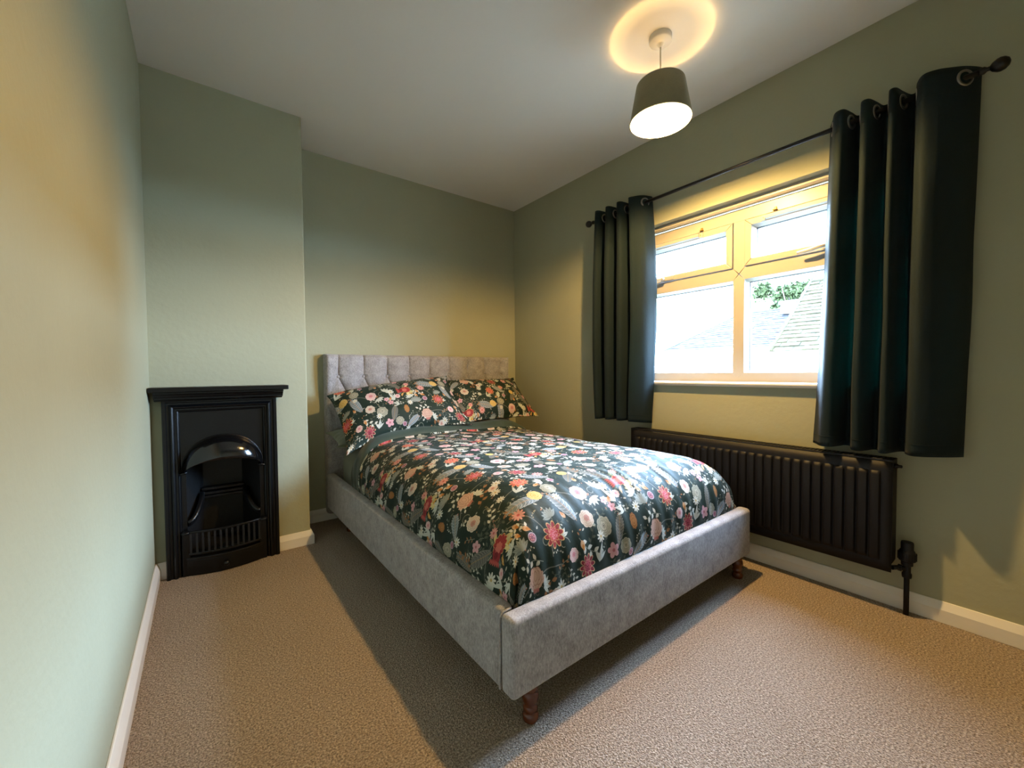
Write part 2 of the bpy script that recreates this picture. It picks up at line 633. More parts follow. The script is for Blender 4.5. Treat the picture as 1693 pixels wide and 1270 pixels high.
# front plate with the arched opening
yp = YC - .024
OX0, OX1 = .124, .428
mb = MB()
mb.box(FX0 + .06, OX0, yp, YC - .008, .0, .80)
mb.box(OX1, FX1 - .06, yp, YC - .008, .0, .80)
n = 24
for i in range(n):
    a, c = OX0 + (OX1 - OX0) * i / n, OX0 + (OX1 - OX0) * (i + 1) / n
    def arch(x):
        q = (x - cx) / ((OX1 - OX0) / 2)
        return .49 + .15 * math.sqrt(max(0, 1 - q * q))
    mb.add([(a, yp, arch(a)), (c, yp, arch(c)), (c, yp, .80), (a, yp, .80), (a, yp + .02, arch(a)), (c, yp + .02, arch(c))],
           [(0, 1, 2, 3), (0, 4, 5, 1)])
mb.build('front_plate', M['iron'], fp, recalc=False)
# arched hood, quarter-round from the plate to a projecting lip, with ogee feet
nu, nv = 41, 12
P = np.zeros((nu, nv, 3))
for i in range(nu):
    th = math.pi * i / (nu - 1)
    ca, sa_ = math.cos(th), math.sin(th)
    for j in range(nv):
        q = j / (nv - 1)
        rise = .168 * sa_ ** .8
        lip = .062 * sa_ ** .8
        ang = q * math.pi / 2
        x = cx - (.158 - .010 * q) * ca * (1 + .06 * (1 - sa_) ** 3)
        z = .498 + lip + (rise - lip) * math.cos(ang)
        y = yp - .004 - (.082 * sa_ ** .75 + .010) * math.sin(ang)
        P[i, j] = (x, y, z)
mb = MB(); mb.grid(P)
o = mb.build('hood', M['hood'], fp, smooth=True)
md = o.modifiers.new('thick', 'SOLIDIFY'); md.thickness = .007; md.offset = 0
rb = MB(); rb.tube([P[i, 0] + np.array((0, -.001, .002)) for i in range(nu)], .005, 8)
rb.build('hood_bead', M['iron'], fp, smooth=True)
for sgn, i in ((-1, 0), (1, nu - 1)):
    ft = MB()
    e = P[i, nv - 1]
    ft.tube([(e[0] - sgn * .012, e[1] + .004, e[2] + .006), (e[0], e[1], e[2]), (e[0] + sgn * .012, e[1], e[2] - .004), (e[0] + sgn * .022, e[1] + .004, e[2] - .005)], [.005, .006, .006, .004], 8)
    ft.build('hood_foot', M['iron'], fp, smooth=True)
# firebox: fireback, cheeks, floor, throat
mb = MB()
mb.add([(.188, -.17, .10), (.362, -.17, .10), (.362, -.19, .70), (.188, -.19, .70)], [(0, 1, 2, 3)])
mb.build('fireback', M['ironmatt'], fp)
for a, c in ((.122, .188), (.430, .362)):
    mb = MB()
    mb.add([(a, yp + .01, .06), (c, -.17, .06), (c, -.19, .70), (a, yp + .01, .70)], [(0, 1, 2, 3)])
    mb.build('cheek', M['ironmatt'], fp)
mb = MB(); mb.box(.114, .434, yp + .005, -.16, .055, .10)
mb.build('firebox_floor', M['ironmatt'], fp)
mb = MB(); mb.box(.114, .434, yp + .02, -.16, .69, .70)
mb.build('flue_throat', M['ironmatt'], fp)
# ledge across the fireback and the two curved arms
mb = MB()
mb.box(.180, .370, -.225, -.17, .362, .378)
mb.box(.184, .366, -.240, -.17, .342, .358)
mb.box(.188, .362, -.232, -.17, .322, .338)
mb.build('fireback_ledge', M['iron'], fp, bevel=.004)
for sgn in (-1, 1):
    mb = MB()
    for dy in (-.014, .014):
        pts = []
        for i in range(13):
            q = i / 12 * math.pi / 2
            pts.append((cx + sgn * (.092 + .058 * (1 - math.cos(q))) , -.232 - .135 * math.sin(q) ** 1.1 + dy * .7, .352 - .104 * math.sin(q) ** 1.0 * (.35 + .65 * math.sin(q)) + (-dy) * .5))
        mb.tube(pts, .011, 10)
    mb.build('curved_arm', M['iron'], fp, smooth=True)
# bowed grate


def bow(x, d):
    q = (x - cx) / .172
    return YC - .045 - d * max(0, 1 - q * q)


def bowed_bar(name, x0, x1, d, z0, z1, th, mat, bev=.003):
    mb = MB()
    n = 20
    xs = [x0 + (x1 - x0) * i / n for i in range(n + 1)]
    fr = [[(x, bow(x, d), z0) for x in xs], [(x, bow(x, d), z1) for x in xs], [(x, bow(x, d) + th, z1) for x in xs], [(x, bow(x, d) + th, z0) for x in xs]]
    k = n + 1
    mb.add([p for r in fr for p in r],
           [(r * k + i, r * k + i + 1, ((r + 1) % 4) * k + i + 1, ((r + 1) % 4) * k + i) for r in range(4) for i in range(n)]
           + [(0, k, 2 * k, 3 * k), (n, 3 * k + n, 2 * k + n, k + n)])
    return mb.build(name, mat, fp, bevel=bev)


bowed_bar('grate_rail', cx - .168, cx + .168, .040, .206, .217, .014, M['iron'])
bowed_bar('grate_rail', cx - .150, cx + .150, .040, .100, .112, .014, M['iron'])
proto = None
for i in range(13):
    x = cx - .141 + .282 * i / 12
    if proto is None:
        mb = MB(); mb.box(-.0045, .0045, 0, .010, .110, .208)
        proto = mb.mesh('grate_bar')
    gbar = link('grate_bar', proto, M['ironmatt'] if i == 0 else None, fp)
    gbar.location = (x, bow(x, .040) + .002, 0)
for sgn in (-1, 1):
    mb = MB()
    mb.box(cx + sgn * .158 - .016, cx + sgn * .158 + .016, YC - .052, YC - .02, .0, .204)
    mb.lathe([(.0, .0), (.020, .002), (.020, .010), (.012, .016), (0, .018)], 14, (cx + sgn * .160, YC - .046, .203), cap=False)
    mb.build('grate_post', M['iron'], fp, bevel=.003)
bowed_bar('grate_ledge', cx - .170, cx + .170, .048, .076, .090, .05, M['iron'])
bowed_bar('ash_cover', cx - .166, cx + .166, .044, .002, .077, .012, M['iron'])
mb = MB()
mb.lathe([(.004, .0), (.005, -.010), (.012, -.014), (.013, -.020), (.008, -.026), (0, -.027)], 14, (cx - .004, bow(cx, .044), .042), 'y', cap=False)
mb.build('ash_cover_knob', M['iron'], fp, smooth=True)
# mantel shelf and its mouldings
mb = MB(); mb.box(.003, .557, YC - .142, YC - .001, .893, .915)
mb.build('mantel_shelf', M['iron'], fp, bevel=.004, seg=3)
ms = [(0, .893), (.118, .893), (.118, .884), (.108, .880), (.098, .868), (.092, .866), (.092, .858), (.070, .856), (.062, .848), (0, .848)]
mb = MB(); mb.prism([(YC - t, z) for t, z in ms], lambda u, v, t: (t, u, v), .018, .536)
mb.build('mantel_moulding', M['iron'], fp, bevel=.0015, seg=1)
adopt(fp)

# ------------------------------------------------------------------ bed
bed = empty('bed_frame', (1.53, -1.05, 0))
tag(bed, 'grey upholstered double bed frame with buttoned headboard and turned wooden feet', 'bed')
BX0, BX1, BY = .820, 2.235, -2.062


def rounded_slab(name, x0, x1, y0, y1, z0, z1, r):
    mb = MB(); mb.box(x0, x1, y0, y1, z0, z1)
    o = mb.build(name, M['bedfabric'], bed, bevel=r, seg=4)
    for p in o.data.polygons: p.use_smooth = True
    return o


rounded_slab('footboard', BX0, BX1, BY, -2.004, .104, .322, .016)
rounded_slab('side_rail', BX0 + .002, BX0 + .052, -2.001, -.088, .102, .328, .016)
rounded_slab('side_rail', BX1 - .052, BX1 - .002, -2.001, -.088, .102, .328, .016)
pp = MB(); pp.tube([(BX0 + .001, -2.003, .110), (BX0 + .001, -2.003, .300), (BX0 + .012, -2.003, .318), (BX0 + .04, -2.003, .321)], .0035, 6)
pp.build('seam_piping', M['bedfabric'], bed, smooth=True)
# headboard: heightfield front with buttons, pleats and channels
HX0, HX1, HZ0, HZ1, HY = .832, 2.312, .06, 1.100, -.006
btn_x = [.912 + .1642 * i for i in range(9)]
btn_z = .951
pitch = .1642
nx, nz = 330, 150
xs = np.linspace(HX0, HX1, nx)
zs = np.concatenate([np.linspace(HZ0, .70, 24)[:-1], np.linspace(.70, HZ1, nz - 23)])
X, Z = np.meshgrid(xs, zs, indexing='ij')
edge = np.minimum(np.minimum(X - HX0, HX1 - X), HZ1 - Z)
re_ = .028
rnd = np.where(edge < re_, re_ - np.sqrt(np.maximum(re_ ** 2 - (re_ - edge) ** 2, 0)), 0)
dep = np.zeros_like(X)


def seg_dist(ax, az, bx, bz):
    dx, dz = bx - ax, bz - az
    t = np.clip(((X - ax) * dx + (Z - az) * dz) / (dx * dx + dz * dz), 0, 1)
    return np.hypot(X - ax - t * dx, Z - az - t * dz)


rowh = .165
groove = np.zeros_like(X)
for i, bx in enumerate(btn_x):
    d = seg_dist(bx, btn_z, bx + .004, HZ1 + .02)
    groove = np.maximum(groove, .014 * np.exp(-d / .005) + .016 * np.exp(-(d / .040) ** 2))
    d = seg_dist(bx, btn_z, bx + pitch / 2, btn_z - rowh)
    groove = np.maximum(groove, .018 * np.exp(-d / .005) + .016 * np.exp(-(d / .040) ** 2))
    d = seg_dist(bx, btn_z, bx - pitch / 2, btn_z - rowh)
    groove = np.maximum(groove, .003 * np.exp(-d / .008) + .015 * np.exp(-(d / .042) ** 2))
    d = np.hypot(X - bx, Z - btn_z)
    groove = np.maximum(groove, .042 * np.exp(-(d / .022) ** 1.2))
for i in range(10):
    bx = btn_x[0] - pitch / 2 + pitch * i
    for s_ in (-1, 1):
        d = seg_dist(bx, btn_z - rowh, bx + s_ * pitch / 2, btn_z - 2 * rowh)
        groove = np.maximum(groove, .010 * np.exp(-d / .006) + .008 * np.exp(-(d / .035) ** 2))
    d = np.hypot(X - bx, Z - btn_z + rowh)
    groove = np.maximum(groove, .022 * np.exp(-(d / .020) ** 1.4))
d = np.abs(Z - btn_z) + np.where(X < btn_x[0], 0, 9)
groove = np.maximum(groove, .004 * np.exp(-d / .006))
groove *= np.clip((Z - .62) / .05, 0, 1)
Y = HY - .080 + rnd + groove
P = np.stack([X, Y, Z], -1)
mb = MB(); mb.grid(P)
nA = nx; nB = len(zs)
# close the back
o0 = len(mb.v)
border = [(i, 0) for i in range(nA)] + [(nA - 1, j) for j in range(1, nB)] + [(i, nB - 1) for i in range(nA - 2, -1, -1)] + [(0, j) for j in range(nB - 2, 0, -1)]
mb.v += [(float(X[i, j]), HY, float(Z[i, j])) for i, j in border]
nb = len(border)
for q in range(nb):
    i, j = border[q]; i2, j2 = border[(q + 1) % nb]
    mb.f.append((i * nB + j, i2 * nB + j2, o0 + (q + 1) % nb, o0 + q)); mb.m.append(0)
mb.f.append(tuple(o0 + q for q in range(nb))); mb.m.append(0)
headboard = mb.build('headboard', M['bedfabric'], bed, angle=60)
bt = MB(); bt.lathe([(.0115, .004), (.0115, .0), (.009, -.005), (.004, -.0075), (.0005, -.008)], 14, (0, 0, 0), 'y')
bme = bt.mesh('headboard_button')
for p in bme.polygons: p.use_smooth = True
for i, bx in enumerate(btn_x):
    o = link('headboard_button', bme, M['bedfabric'] if i == 0 else None, headboard)
    o.location = (bx, HY - .048, btn_z)
# turned feet
leg_prof = [(.019, .0), (.0225, .004), (.0235, .014), (.021, .022), (.0165, .026), (.0195, .030), (.0215, .037), (.0195, .043), (.0175, .046), (.0225, .056), (.0235, .068), (.0225, .080), (.0175, .084), (.021, .088), (.021, .106)]
lb = MB(); lb.lathe(leg_prof, 20)
lme = lb.mesh('leg')
for p in lme.polygons: p.use_smooth = True
for i, (x, y) in enumerate(((.905, -2.030), (2.172, -2.030), (.905, -.30), (2.172, -.30))):
    o = link('leg', lme, M['wood'] if i == 0 else None, bed)
    o.location = (x, y, 0)
    if i == 0: o['label'] = 'turned brown wooden foot'
# slatted base inside the rails
for i in range(12):
    mb = MB(); mb.box(BX0 + .055, BX1 - .055, -1.94 + .155 * i, -1.94 + .155 * i + .07, .205, .222)
    mb.build('slat', M['wood'], bed)
adopt(bed)

# mattress in its sage sheet
mb = MB(); mb.box(.905, 2.160, -1.955, -.100, .224, .492)
mat_ = mb.build('mattress', M['sheet'], None, bevel=.075, seg=6)
for p in mat_.data.polygons: p.use_smooth = True
tag(mat_, 'mattress in a sage green sheet, bare at the head end under the pillows', 'mattress')

# ------------------------------------------------------------------ printed cotton: a repeating tile painted here, pixel by pixel
TU, TV = .60, .49             # the repeat, in metres of cloth
PW, PH = 1200, 980


def paint_tile():
    img = np.empty((PH, PW, 3), np.float32)
    base = np.array(lin((29, 43, 37)), np.float32)
    img[:] = base
    rng = random.Random(5)
    pxm = PW / TU

    def region(u, v, r):
        """wrapped pixel window around (u,v) metres; returns index arrays and local coordinates in metres"""
        k = int(r * pxm) + 3
        iu, iv = int(round(u * pxm)), int(round(v * pxm))
        ix = np.arange(iu - k, iu + k + 1)
        iy = np.arange(iv - k, iv + k + 1)
        Xl = (ix / pxm - u)[None, :]
        Yl = (iy / pxm - v)[:, None]
        return (iy % PH)[:, None], (ix % PW)[None, :], np.broadcast_to(Xl, (len(iy), len(ix))), np.broadcast_to(Yl, (len(iy), len(ix)))

    def put(iy, ix, mask, col):
        c = np.array(lin(col), np.float32)
        mk = np.clip(mask, 0, 1)[..., None].astype(np.float32)
        img[iy, ix] = img[iy, ix] * (1 - mk) + c * mk

    def aa(d):                 # signed distance (m, positive inside) -> coverage
        return np.clip(d * pxm + .5, 0, 1)

    def rot(Xl, Yl, a):
        c, s = math.cos(a), math.sin(a)
        return c * Xl + s * Yl, -s * Xl + c * Yl

    def polar(u, v, r, a, sx=1.0):
        iy, ix, Xl, Yl = region(u, v, r * 1.35)
        x, y = rot(Xl, Yl, a)
        x = x / sx
        return iy, ix, np.hypot(x, y) / r, np.arctan2(y, x), x / r, y / r

    def stroke(pts, w, col):
        pts = np.array(pts)
        c = (pts.min(0) + pts.max(0)) / 2
        r = max(np.ptp(pts[:, 0]), np.ptp(pts[:, 1])) / 2 + w * 2
        iy, ix, Xl, Yl = region(c[0], c[1], r)
        d = np.full(Xl.shape, 9.0)
        q = pts - c
        for (ax, ay), (bx, by) in zip(q[:-1], q[1:]):
            dx, dy = bx - ax, by - ay
            t = np.clip(((Xl - ax) * dx + (Yl - ay) * dy) / max(dx * dx + dy * dy, 1e-9), 0, 1)
            d = np.minimum(d, np.hypot(Xl - ax - t * dx, Yl - ay - t * dy))
        put(iy, ix, aa(w / 2 - d), col)

    def leaf(u, v, L, a, wd, col, vein=None):
        iy, ix, Xl, Yl = region(u, v, L * .6)
        x, y = rot(Xl, Yl, a)
        t = np.clip(x / L + .5, 0, 1)
        half = wd * L * np.sin(np.pi * t) ** .8 * (1.15 - .5 * t)
        ins = np.where(np.abs(x) < L / 2, half - np.abs(y), -1)
        put(iy, ix, aa(ins), col)
        if vein:
            put(iy, ix, aa(np.where(np.abs(x) < L * .42, .0006 - np.abs(y), -1)), vein)

    def petals(u, v, r, a, n, col, k=.35, sx=1.0, pw=.8):
        iy, ix, rho, th, x, y = polar(u, v, r, a, sx)
        f = (1 - k) + k * np.abs(np.cos(th * n / 2)) ** pw
        put(iy, ix, aa((f - rho) * r), col)
        return iy, ix, rho, th, x, y

    def lotus(u, v, r, a, cols=((226, 178, 120), (150, 44, 50), (192, 70, 78), (226, 140, 150)), sx=1.0):
        petals(u, v, r, a, 10, cols[0], .42, sx, .9)
        iy, ix, rho, th, x, y = petals(u, v, r * .91, a, 10, cols[1], .46, sx, .9)
        ln = np.abs(np.sin(th * 5)) * rho
        put(iy, ix, aa((.05 - np.abs(np.sin(th * 5))) * r * rho) * (rho < .8) * (rho > .3), cols[2])
        petals(u, v, r * .56, a + .3, 9, cols[0], .35, sx)
        petals(u, v, r * .52, a + .3, 9, cols[2], .38, sx)
        for _ in range(34):
            q, s = rng.random() ** .6 * r * .42, rng.random() * 6.28
            dot(u + q * math.cos(s) * sx, v + q * math.sin(s), r * .045, cols[3])

    def dot(u, v, r, col):
        iy, ix, Xl, Yl = region(u, v, r)
        put(iy, ix, aa(r - np.hypot(Xl, Yl)), col)

    def peony(u, v, r, a, c1, c2, c3, sx=1.0, n=8):
        petals(u, v, r, a, n, c1, .14, sx, .5)
        iy, ix, rho, th, x, y = polar(u, v, r, a, sx)
        for q, ph in ((.80, .0), (.60, .4), (.42, .8)):
            f = q * ((1 - .14) + .14 * np.abs(np.cos((th + ph) * n / 2)) ** .5)
            put(iy, ix, aa(r * .022 - np.abs(rho - f) * r) * .85, c3)
        put(iy, ix, aa((.045 - np.abs(np.sin((th + .1) * n / 2))) * r * rho) * (rho > .62) * (rho < .86) * .8, c3)
        petals(u, v + r * .06, r * .40, a, 6, c2, .2, sx)
        iy, ix, rho, th, x, y = polar(u, v + r * .06, r * .4, a, sx)
        put(iy, ix, aa((.06 - np.abs(rho - .5)) * r * .4), c3)
        put(iy, ix, aa((.25 - rho) * r * .4), c3)

    def mum(u, v, r, a, c1, c2, sx=1.0):
        petals(u, v, r, a, 9, c1, .12, sx, .5)
        iy, ix, rho, th, x, y = polar(u, v, r, a, sx)
        for q, nn, ph in ((.33, 5, 0), (.66, 8, .3), (.9, 10, .1)):
            put(iy, ix, aa((.03 - np.abs(rho - q)) * r), c2)
            put(iy, ix, aa((.06 - np.abs(np.sin((th + ph) * nn / 2))) * r * rho) * (rho < q) * (rho > q - .3), c2)

    def star(u, v, r, a, n, col, cc, k=.55):
        iy, ix, rho, th, x, y = petals(u, v, r, a, n, col, k, 1.0, 1.0)
        put(iy, ix, aa((.06 - np.abs(np.sin(th * n / 2))) * r * rho * .6) * (rho < .6), cc)
        dot(u, v, r * .22, cc)

    def carnation(u, v, r, a):
        ca, sa_ = math.cos(a), math.sin(a)
        def at(x, y): return u + (ca * x - sa_ * y) * r, v + (sa_ * x + ca * y) * r
        for (x, y, L, da, c) in ((.75, .75, .9, .8, (214, 160, 70)), (.95, .35, .8, .4, (230, 214, 150)), (.55, 1.0, .9, 1.2, (196, 190, 140)), (-.8, .6, .9, 2.3, (222, 206, 140)),
                                 (-1.0, .2, .8, 2.8, (120, 134, 104)), (.7, -.9, .8, -.9, (90, 110, 108)), (.95, -.55, .7, -.5, (206, 158, 86)), (-.6, -.8, .7, -2.2, (84, 100, 92))):
            leaf(*at(x, y), L * r, a + da, .20, c, (240, 226, 180))
            for e in (-.25, .25):
                leaf(*at(x + e * .6, y - e * .5), L * r * .7, a + da + e * 2, .16, c)
        petals(*at(0, .28), r * .80, a, 11, (232, 190, 130), .22, .85, .6)
        iy, ix, rho, th, x, y = petals(*at(0, .28), r * .75, a, 11, (164, 48, 54), .24, .85, .6)
        put(iy, ix, aa((.07 - np.abs(np.sin(th * 5.5))) * r * rho * .7) * (rho < .85), (206, 100, 98))
        petals(*at(.02, -.35), r * .60, a + .5, 7, (150, 40, 48), .18, .7, .6)
        petals(*at(0, .08), r * .42, a, 7, (214, 116, 104), .25, .8)
        petals(*at(0, -.45), r * .25, a, 7, (122, 26, 38), .2, .8)
        for q in range(6):
            leaf(*at(-.45 + .18 * q, -.95), r * .45, a - 1.57 + (q - 2.5) * .15, .2, (190, 84, 78))

    def tulip(u, v, r, a, col=(216, 178, 160), ln=(150, 104, 92), tip=(196, 116, 110)):
        ca, sa_ = math.cos(a), math.sin(a)
        def at(x, y): return u + (ca * x - sa_ * y) * r, v + (sa_ * x + ca * y) * r
        for i, (x, y, da) in enumerate(((-.55, .0, 2.2), (.55, .0, .9), (-.62, -.35, 2.6), (.62, -.35, .5), (-.4, -.6, 2.2), (.4, -.6, .9), (0, -.7, 1.57))):
            leaf(*at(x, y), r * 1.0, a + da + 3.14, .28, col, ln)
        for x in (-.32, .32, 0):
            iy, ix, Xl, Yl = region(*at(x, .12), r * .85)
            xx, yy = rot(Xl, Yl, a)
            dd = 1 - np.hypot(xx / (.40 * r), yy / (.68 * r))
            put(iy, ix, aa(dd * r * .5 + .0008), ln)
            put(iy, ix, aa(dd * r * .5 - .0004), col)
            put(iy, ix, aa((.03 - np.abs(dd - .45)) * r), ln)
        for i in range(5):
            leaf(*at(-.3 + .15 * i, -1.0), r * .4, a - 1.57, .2, tip)

    def plume(u, v, L, a, col=(120, 132, 138), edge=(176, 184, 190), spine=(190, 150, 110)):
        ca, sa_ = math.cos(a), math.sin(a)
        for i in range(9):
            t = (i + .5) / 9 - .5
            w = math.cos(t * 2.4)
            for s in (-1, 1):
                uu, vv = u + ca * t * L - sa_ * s * .10 * L * w, v + sa_ * t * L + ca * s * .10 * L * w
                leaf(uu, vv, .30 * L * w + .004, a + s * .75, .26, edge)
                leaf(uu, vv, .25 * L * w + .003, a + s * .75, .22, col, edge)
        stroke([(u - ca * L * .55, v - sa_ * L * .55), (u, v), (u + ca * L * .5, v + sa_ * L * .5)], .0022, spine)

    def sprig(u, v, L, a, n, col, stem=(112, 116, 100), bend=.6, lw=.3, ls=.16):
        pts, th = [(u, v)], a
        for i in range(n):
            th += bend / n
            pts.append((pts[-1][0] + math.cos(th) * L / n, pts[-1][1] + math.sin(th) * L / n))
        stroke(pts, .0018, stem)
        for i in range(1, n + 1):
            s = 1 if i % 2 else -1
            aa_ = th * .0 + a + bend * i / n + s * .9
            leaf(pts[i][0] + math.cos(aa_) * L * ls * .6, pts[i][1] + math.sin(aa_) * L * ls * .6, L * ls, aa_, lw, col, None)

    def curl(u, v, r, a, col=(176, 180, 168), w=.0024):
        pts = [(u + r * (1 - t * .75) * math.cos(a + t * 4.6), v + r * (1 - t * .75) * math.sin(a + t * 4.6)) for t in np.linspace(0, 1, 14)]
        stroke(pts, w, col)

    def ribbon(u, v, L, a, col=(206, 212, 206)):
        for i, (da, l) in enumerate(((.0, 1), (.7, .8), (-.6, .75))):
            leaf(u + math.cos(a + da) * L * l * .45, v + math.sin(a + da) * L * l * .45, L * l, a + da, .11, col)
        curl(u + math.cos(a) * L * .5, v + math.sin(a) * L * .5, L * .35, a + 1.6, col, .004)

    def bud(u, v, r, a, c1=(196, 128, 60), c2=(214, 170, 130)):
        leaf(u, v, r * 2.2, a, .34, c2)
        leaf(u + math.cos(a) * r * .5, v + math.sin(a) * r * .5, r * 1.5, a, .3, c1)

    # background: dim stems, curls and leaf litter
    for _ in range(26):
        sprig(rng.random() * TU, rng.random() * TV, .06 + .05 * rng.random(), rng.random() * 6.28, 6, (84, 90, 78), (74, 80, 70), rng.uniform(-1.4, 1.4))
    for _ in range(22):
        curl(rng.random() * TU, rng.random() * TV, .014 + .012 * rng.random(), rng.random() * 6.28, rng.choice(((110, 116, 106), (140, 142, 130), (96, 90, 84))))
    for (u, v, L, a, n, bd) in ((.30, .10, .22, 1.3, 9, 1.4), (.02, .30, .24, .3, 9, -1.2), (.42, .36, .2, 2.4, 8, 1.3), (.15, .02, .2, .8, 8, -1.0), (.52, .2, .2, 1.9, 8, 1.2)):
        pts, th = [(u, v)], a
        for i in range(n):
            th += bd / n
            pts.append((pts[-1][0] + math.cos(th) * L / n, pts[-1][1] + math.sin(th) * L / n))
        stroke(pts, .0034, (120, 120, 112))
    for _ in range(80):
        u, v, a = rng.random() * TU, rng.random() * TV, rng.random() * 6.28
        c = rng.choice(((206, 206, 194), (190, 184, 164), (150, 156, 146), (176, 118, 74), (120, 124, 132)))
        leaf(u, v, .007 + .008 * rng.random(), a, .24, c)
    for _ in range(14):
        u, v, a = rng.random() * TU, rng.random() * TV, rng.random() * 6.28
        sprig(u, v, .05, a, 5, rng.choice(((214, 214, 204), (196, 196, 184), (166, 120, 84))), (150, 150, 136), rng.uniform(-1, 1), .3, .24)

    for _ in range(26):                       # twigs of berries
        u, v, a = rng.random() * TU, rng.random() * TV, rng.random() * 6.28
        c = rng.choice(((216, 214, 202), (190, 120, 110), (170, 150, 110), (150, 160, 160)))
        for q in range(5):
            uu, vv = u + math.cos(a) * q * .008 + rng.uniform(-.005, .005), v + math.sin(a) * q * .008 + rng.uniform(-.005, .005)
            stroke([(u + math.cos(a) * q * .008, v + math.sin(a) * q * .008), (uu, vv)], .001, (130, 130, 116))
            dot(uu, vv, .0022, c)
        stroke([(u, v), (u + math.cos(a) * .034, v + math.sin(a) * .034)], .0012, (130, 130, 116))
    for mtf in MOTIFS:
        kind, u, v, r, a = mtf[:5]
        u %= TU; v %= TV
        if kind == 'lotus': lotus(u, v, r, a)
        elif kind == 'rose': lotus(u, v, r, a, ((232, 176, 150), (196, 70, 84), (222, 110, 116), (158, 36, 56)))
        elif kind == 'coral': lotus(u, v, r, a, ((236, 196, 140), (206, 84, 70), (226, 128, 104), (164, 44, 50)))
        elif kind == 'carnation': carnation(u, v, r, a)
        elif kind == 'thistle': lotus(u, v, r, a, ((226, 190, 150), (140, 36, 58), (178, 70, 88), (112, 20, 40)))
        elif kind == 'white': peony(u, v, r, a, (226, 212, 196), (206, 150, 140), (170, 130, 120))
        elif kind == 'pink': peony(u, v, r, a, (234, 204, 200), (222, 150, 156), (190, 120, 130))
        elif kind == 'grey': peony(u, v, r, a, (170, 168, 150), (190, 184, 166), (110, 108, 96))
        elif kind == 'gold': mum(u, v, r, a, (214, 176, 96), (236, 214, 150))
        elif kind == 'bronze': mum(u, v, r, a, (182, 128, 74), (110, 64, 40), .6)
        elif kind == 'peach': peony(u, v, r, a, (226, 178, 120), (216, 140, 116), (150, 96, 66), .72)
        elif kind == 'star': star(u, v, r, a, 10, (226, 164, 158), (196, 92, 92), .45)
        elif kind == 'daisy': star(u, v, r, a, 9, (222, 222, 212), (196, 170, 110), .6)
        elif kind == 'flower5': star(u, v, r, a, 5, (222, 170, 176), (186, 110, 120), .4)
        elif kind == 'disc':
            dot(u, v, r, (206, 186, 204)); dot(u, v, r * .8, (150, 100, 120))
            for q in range(6): dot(u + r * .5 * math.cos(q), v + r * .5 * math.sin(q), r * .16, (226, 150, 160))
        elif kind == 'tulip': tulip(u, v, r, a)
        elif kind == 'plume': plume(u, v, r, a)
        elif kind == 'dplume': plume(u, v, r, a, (92, 92, 90), (136, 134, 126), (150, 126, 90))
        elif kind == 'sprig': sprig(u, v, r, a, 6, (216, 216, 206), (150, 154, 142), .9, .32, .22)
        elif kind == 'osprig': sprig(u, v, r, a, 6, (160, 112, 74), (110, 96, 76), .8, .36, .2)
        elif kind == 'ribbon': ribbon(u, v, r, a)
        elif kind == 'bud': bud(u, v, r, a)
        elif kind == 'leaves':
            for q in range(5): leaf(u + r * .55 * math.cos(a + (q - 2) * .55), v + r * .55 * math.sin(a + (q - 2) * .55), r, a + (q - 2) * .55, .2, (216, 220, 210), (150, 156, 146))
        elif kind == 'acanthus':
            for q in range(7): leaf(u + r * .5 * math.cos(a + (q - 3) * .4), v + r * .5 * math.sin(a + (q - 3) * .4), r, a + (q - 3) * .4, .22, (150, 156, 150), (92, 96, 92))
    return base + (img - base) * .72


# motif: kind, u, v (metres on the cloth), radius, turn
MOTIFS = []
# ------------------------------------------------------------------ duvet
DXC, DA, DY0, DY1 = 1.532, .670, -2.018, -.350
DZT, DHZ = .564, .244


def vnoise(x, y, seed):
    """smooth value noise in two dimensions"""
    r = np.random.RandomState(seed).rand(64, 64)
    xi, yi = np.floor(x).astype(int), np.floor(y).astype(int)
    fx, fy = x - xi, y - yi
    fx, fy = fx * fx * (3 - 2 * fx), fy * fy * (3 - 2 * fy)
    g = lambda a, b_: r[a % 64, b_ % 64]
    return (g(xi, yi) * (1 - fx) + g(xi + 1, yi) * fx) * (1 - fy) + (g(xi, yi + 1) * (1 - fx) + g(xi + 1, yi + 1) * fx) * fy * 1.0 - .5


def quarter(rx, hz, n=2.5, N=200):
    """rounded shoulder: cloth length from the hem -> (inset, drop)"""
    t = np.linspace(0, np.pi / 2, N)
    x = rx * (1 - np.cos(t) ** (2 / n))        # inset from the outermost edge
    d = hz * (1 - np.sin(t) ** (2 / n))        # drop below the top
    s = np.concatenate([[0], np.cumsum(np.hypot(np.diff(x), np.diff(d)))])
    return s, x, d


QS, QX, QD = quarter(.27, DHZ, 2.35)
FS, FXI, FD = quarter(.25, DHZ, 2.5)
LX = 2 * QS[-1] + 2 * (DA - .27)               # cloth width hem to hem
LYF = FS[-1] + (DY1 - DY0 - .25)               # cloth length, foot hem to head end


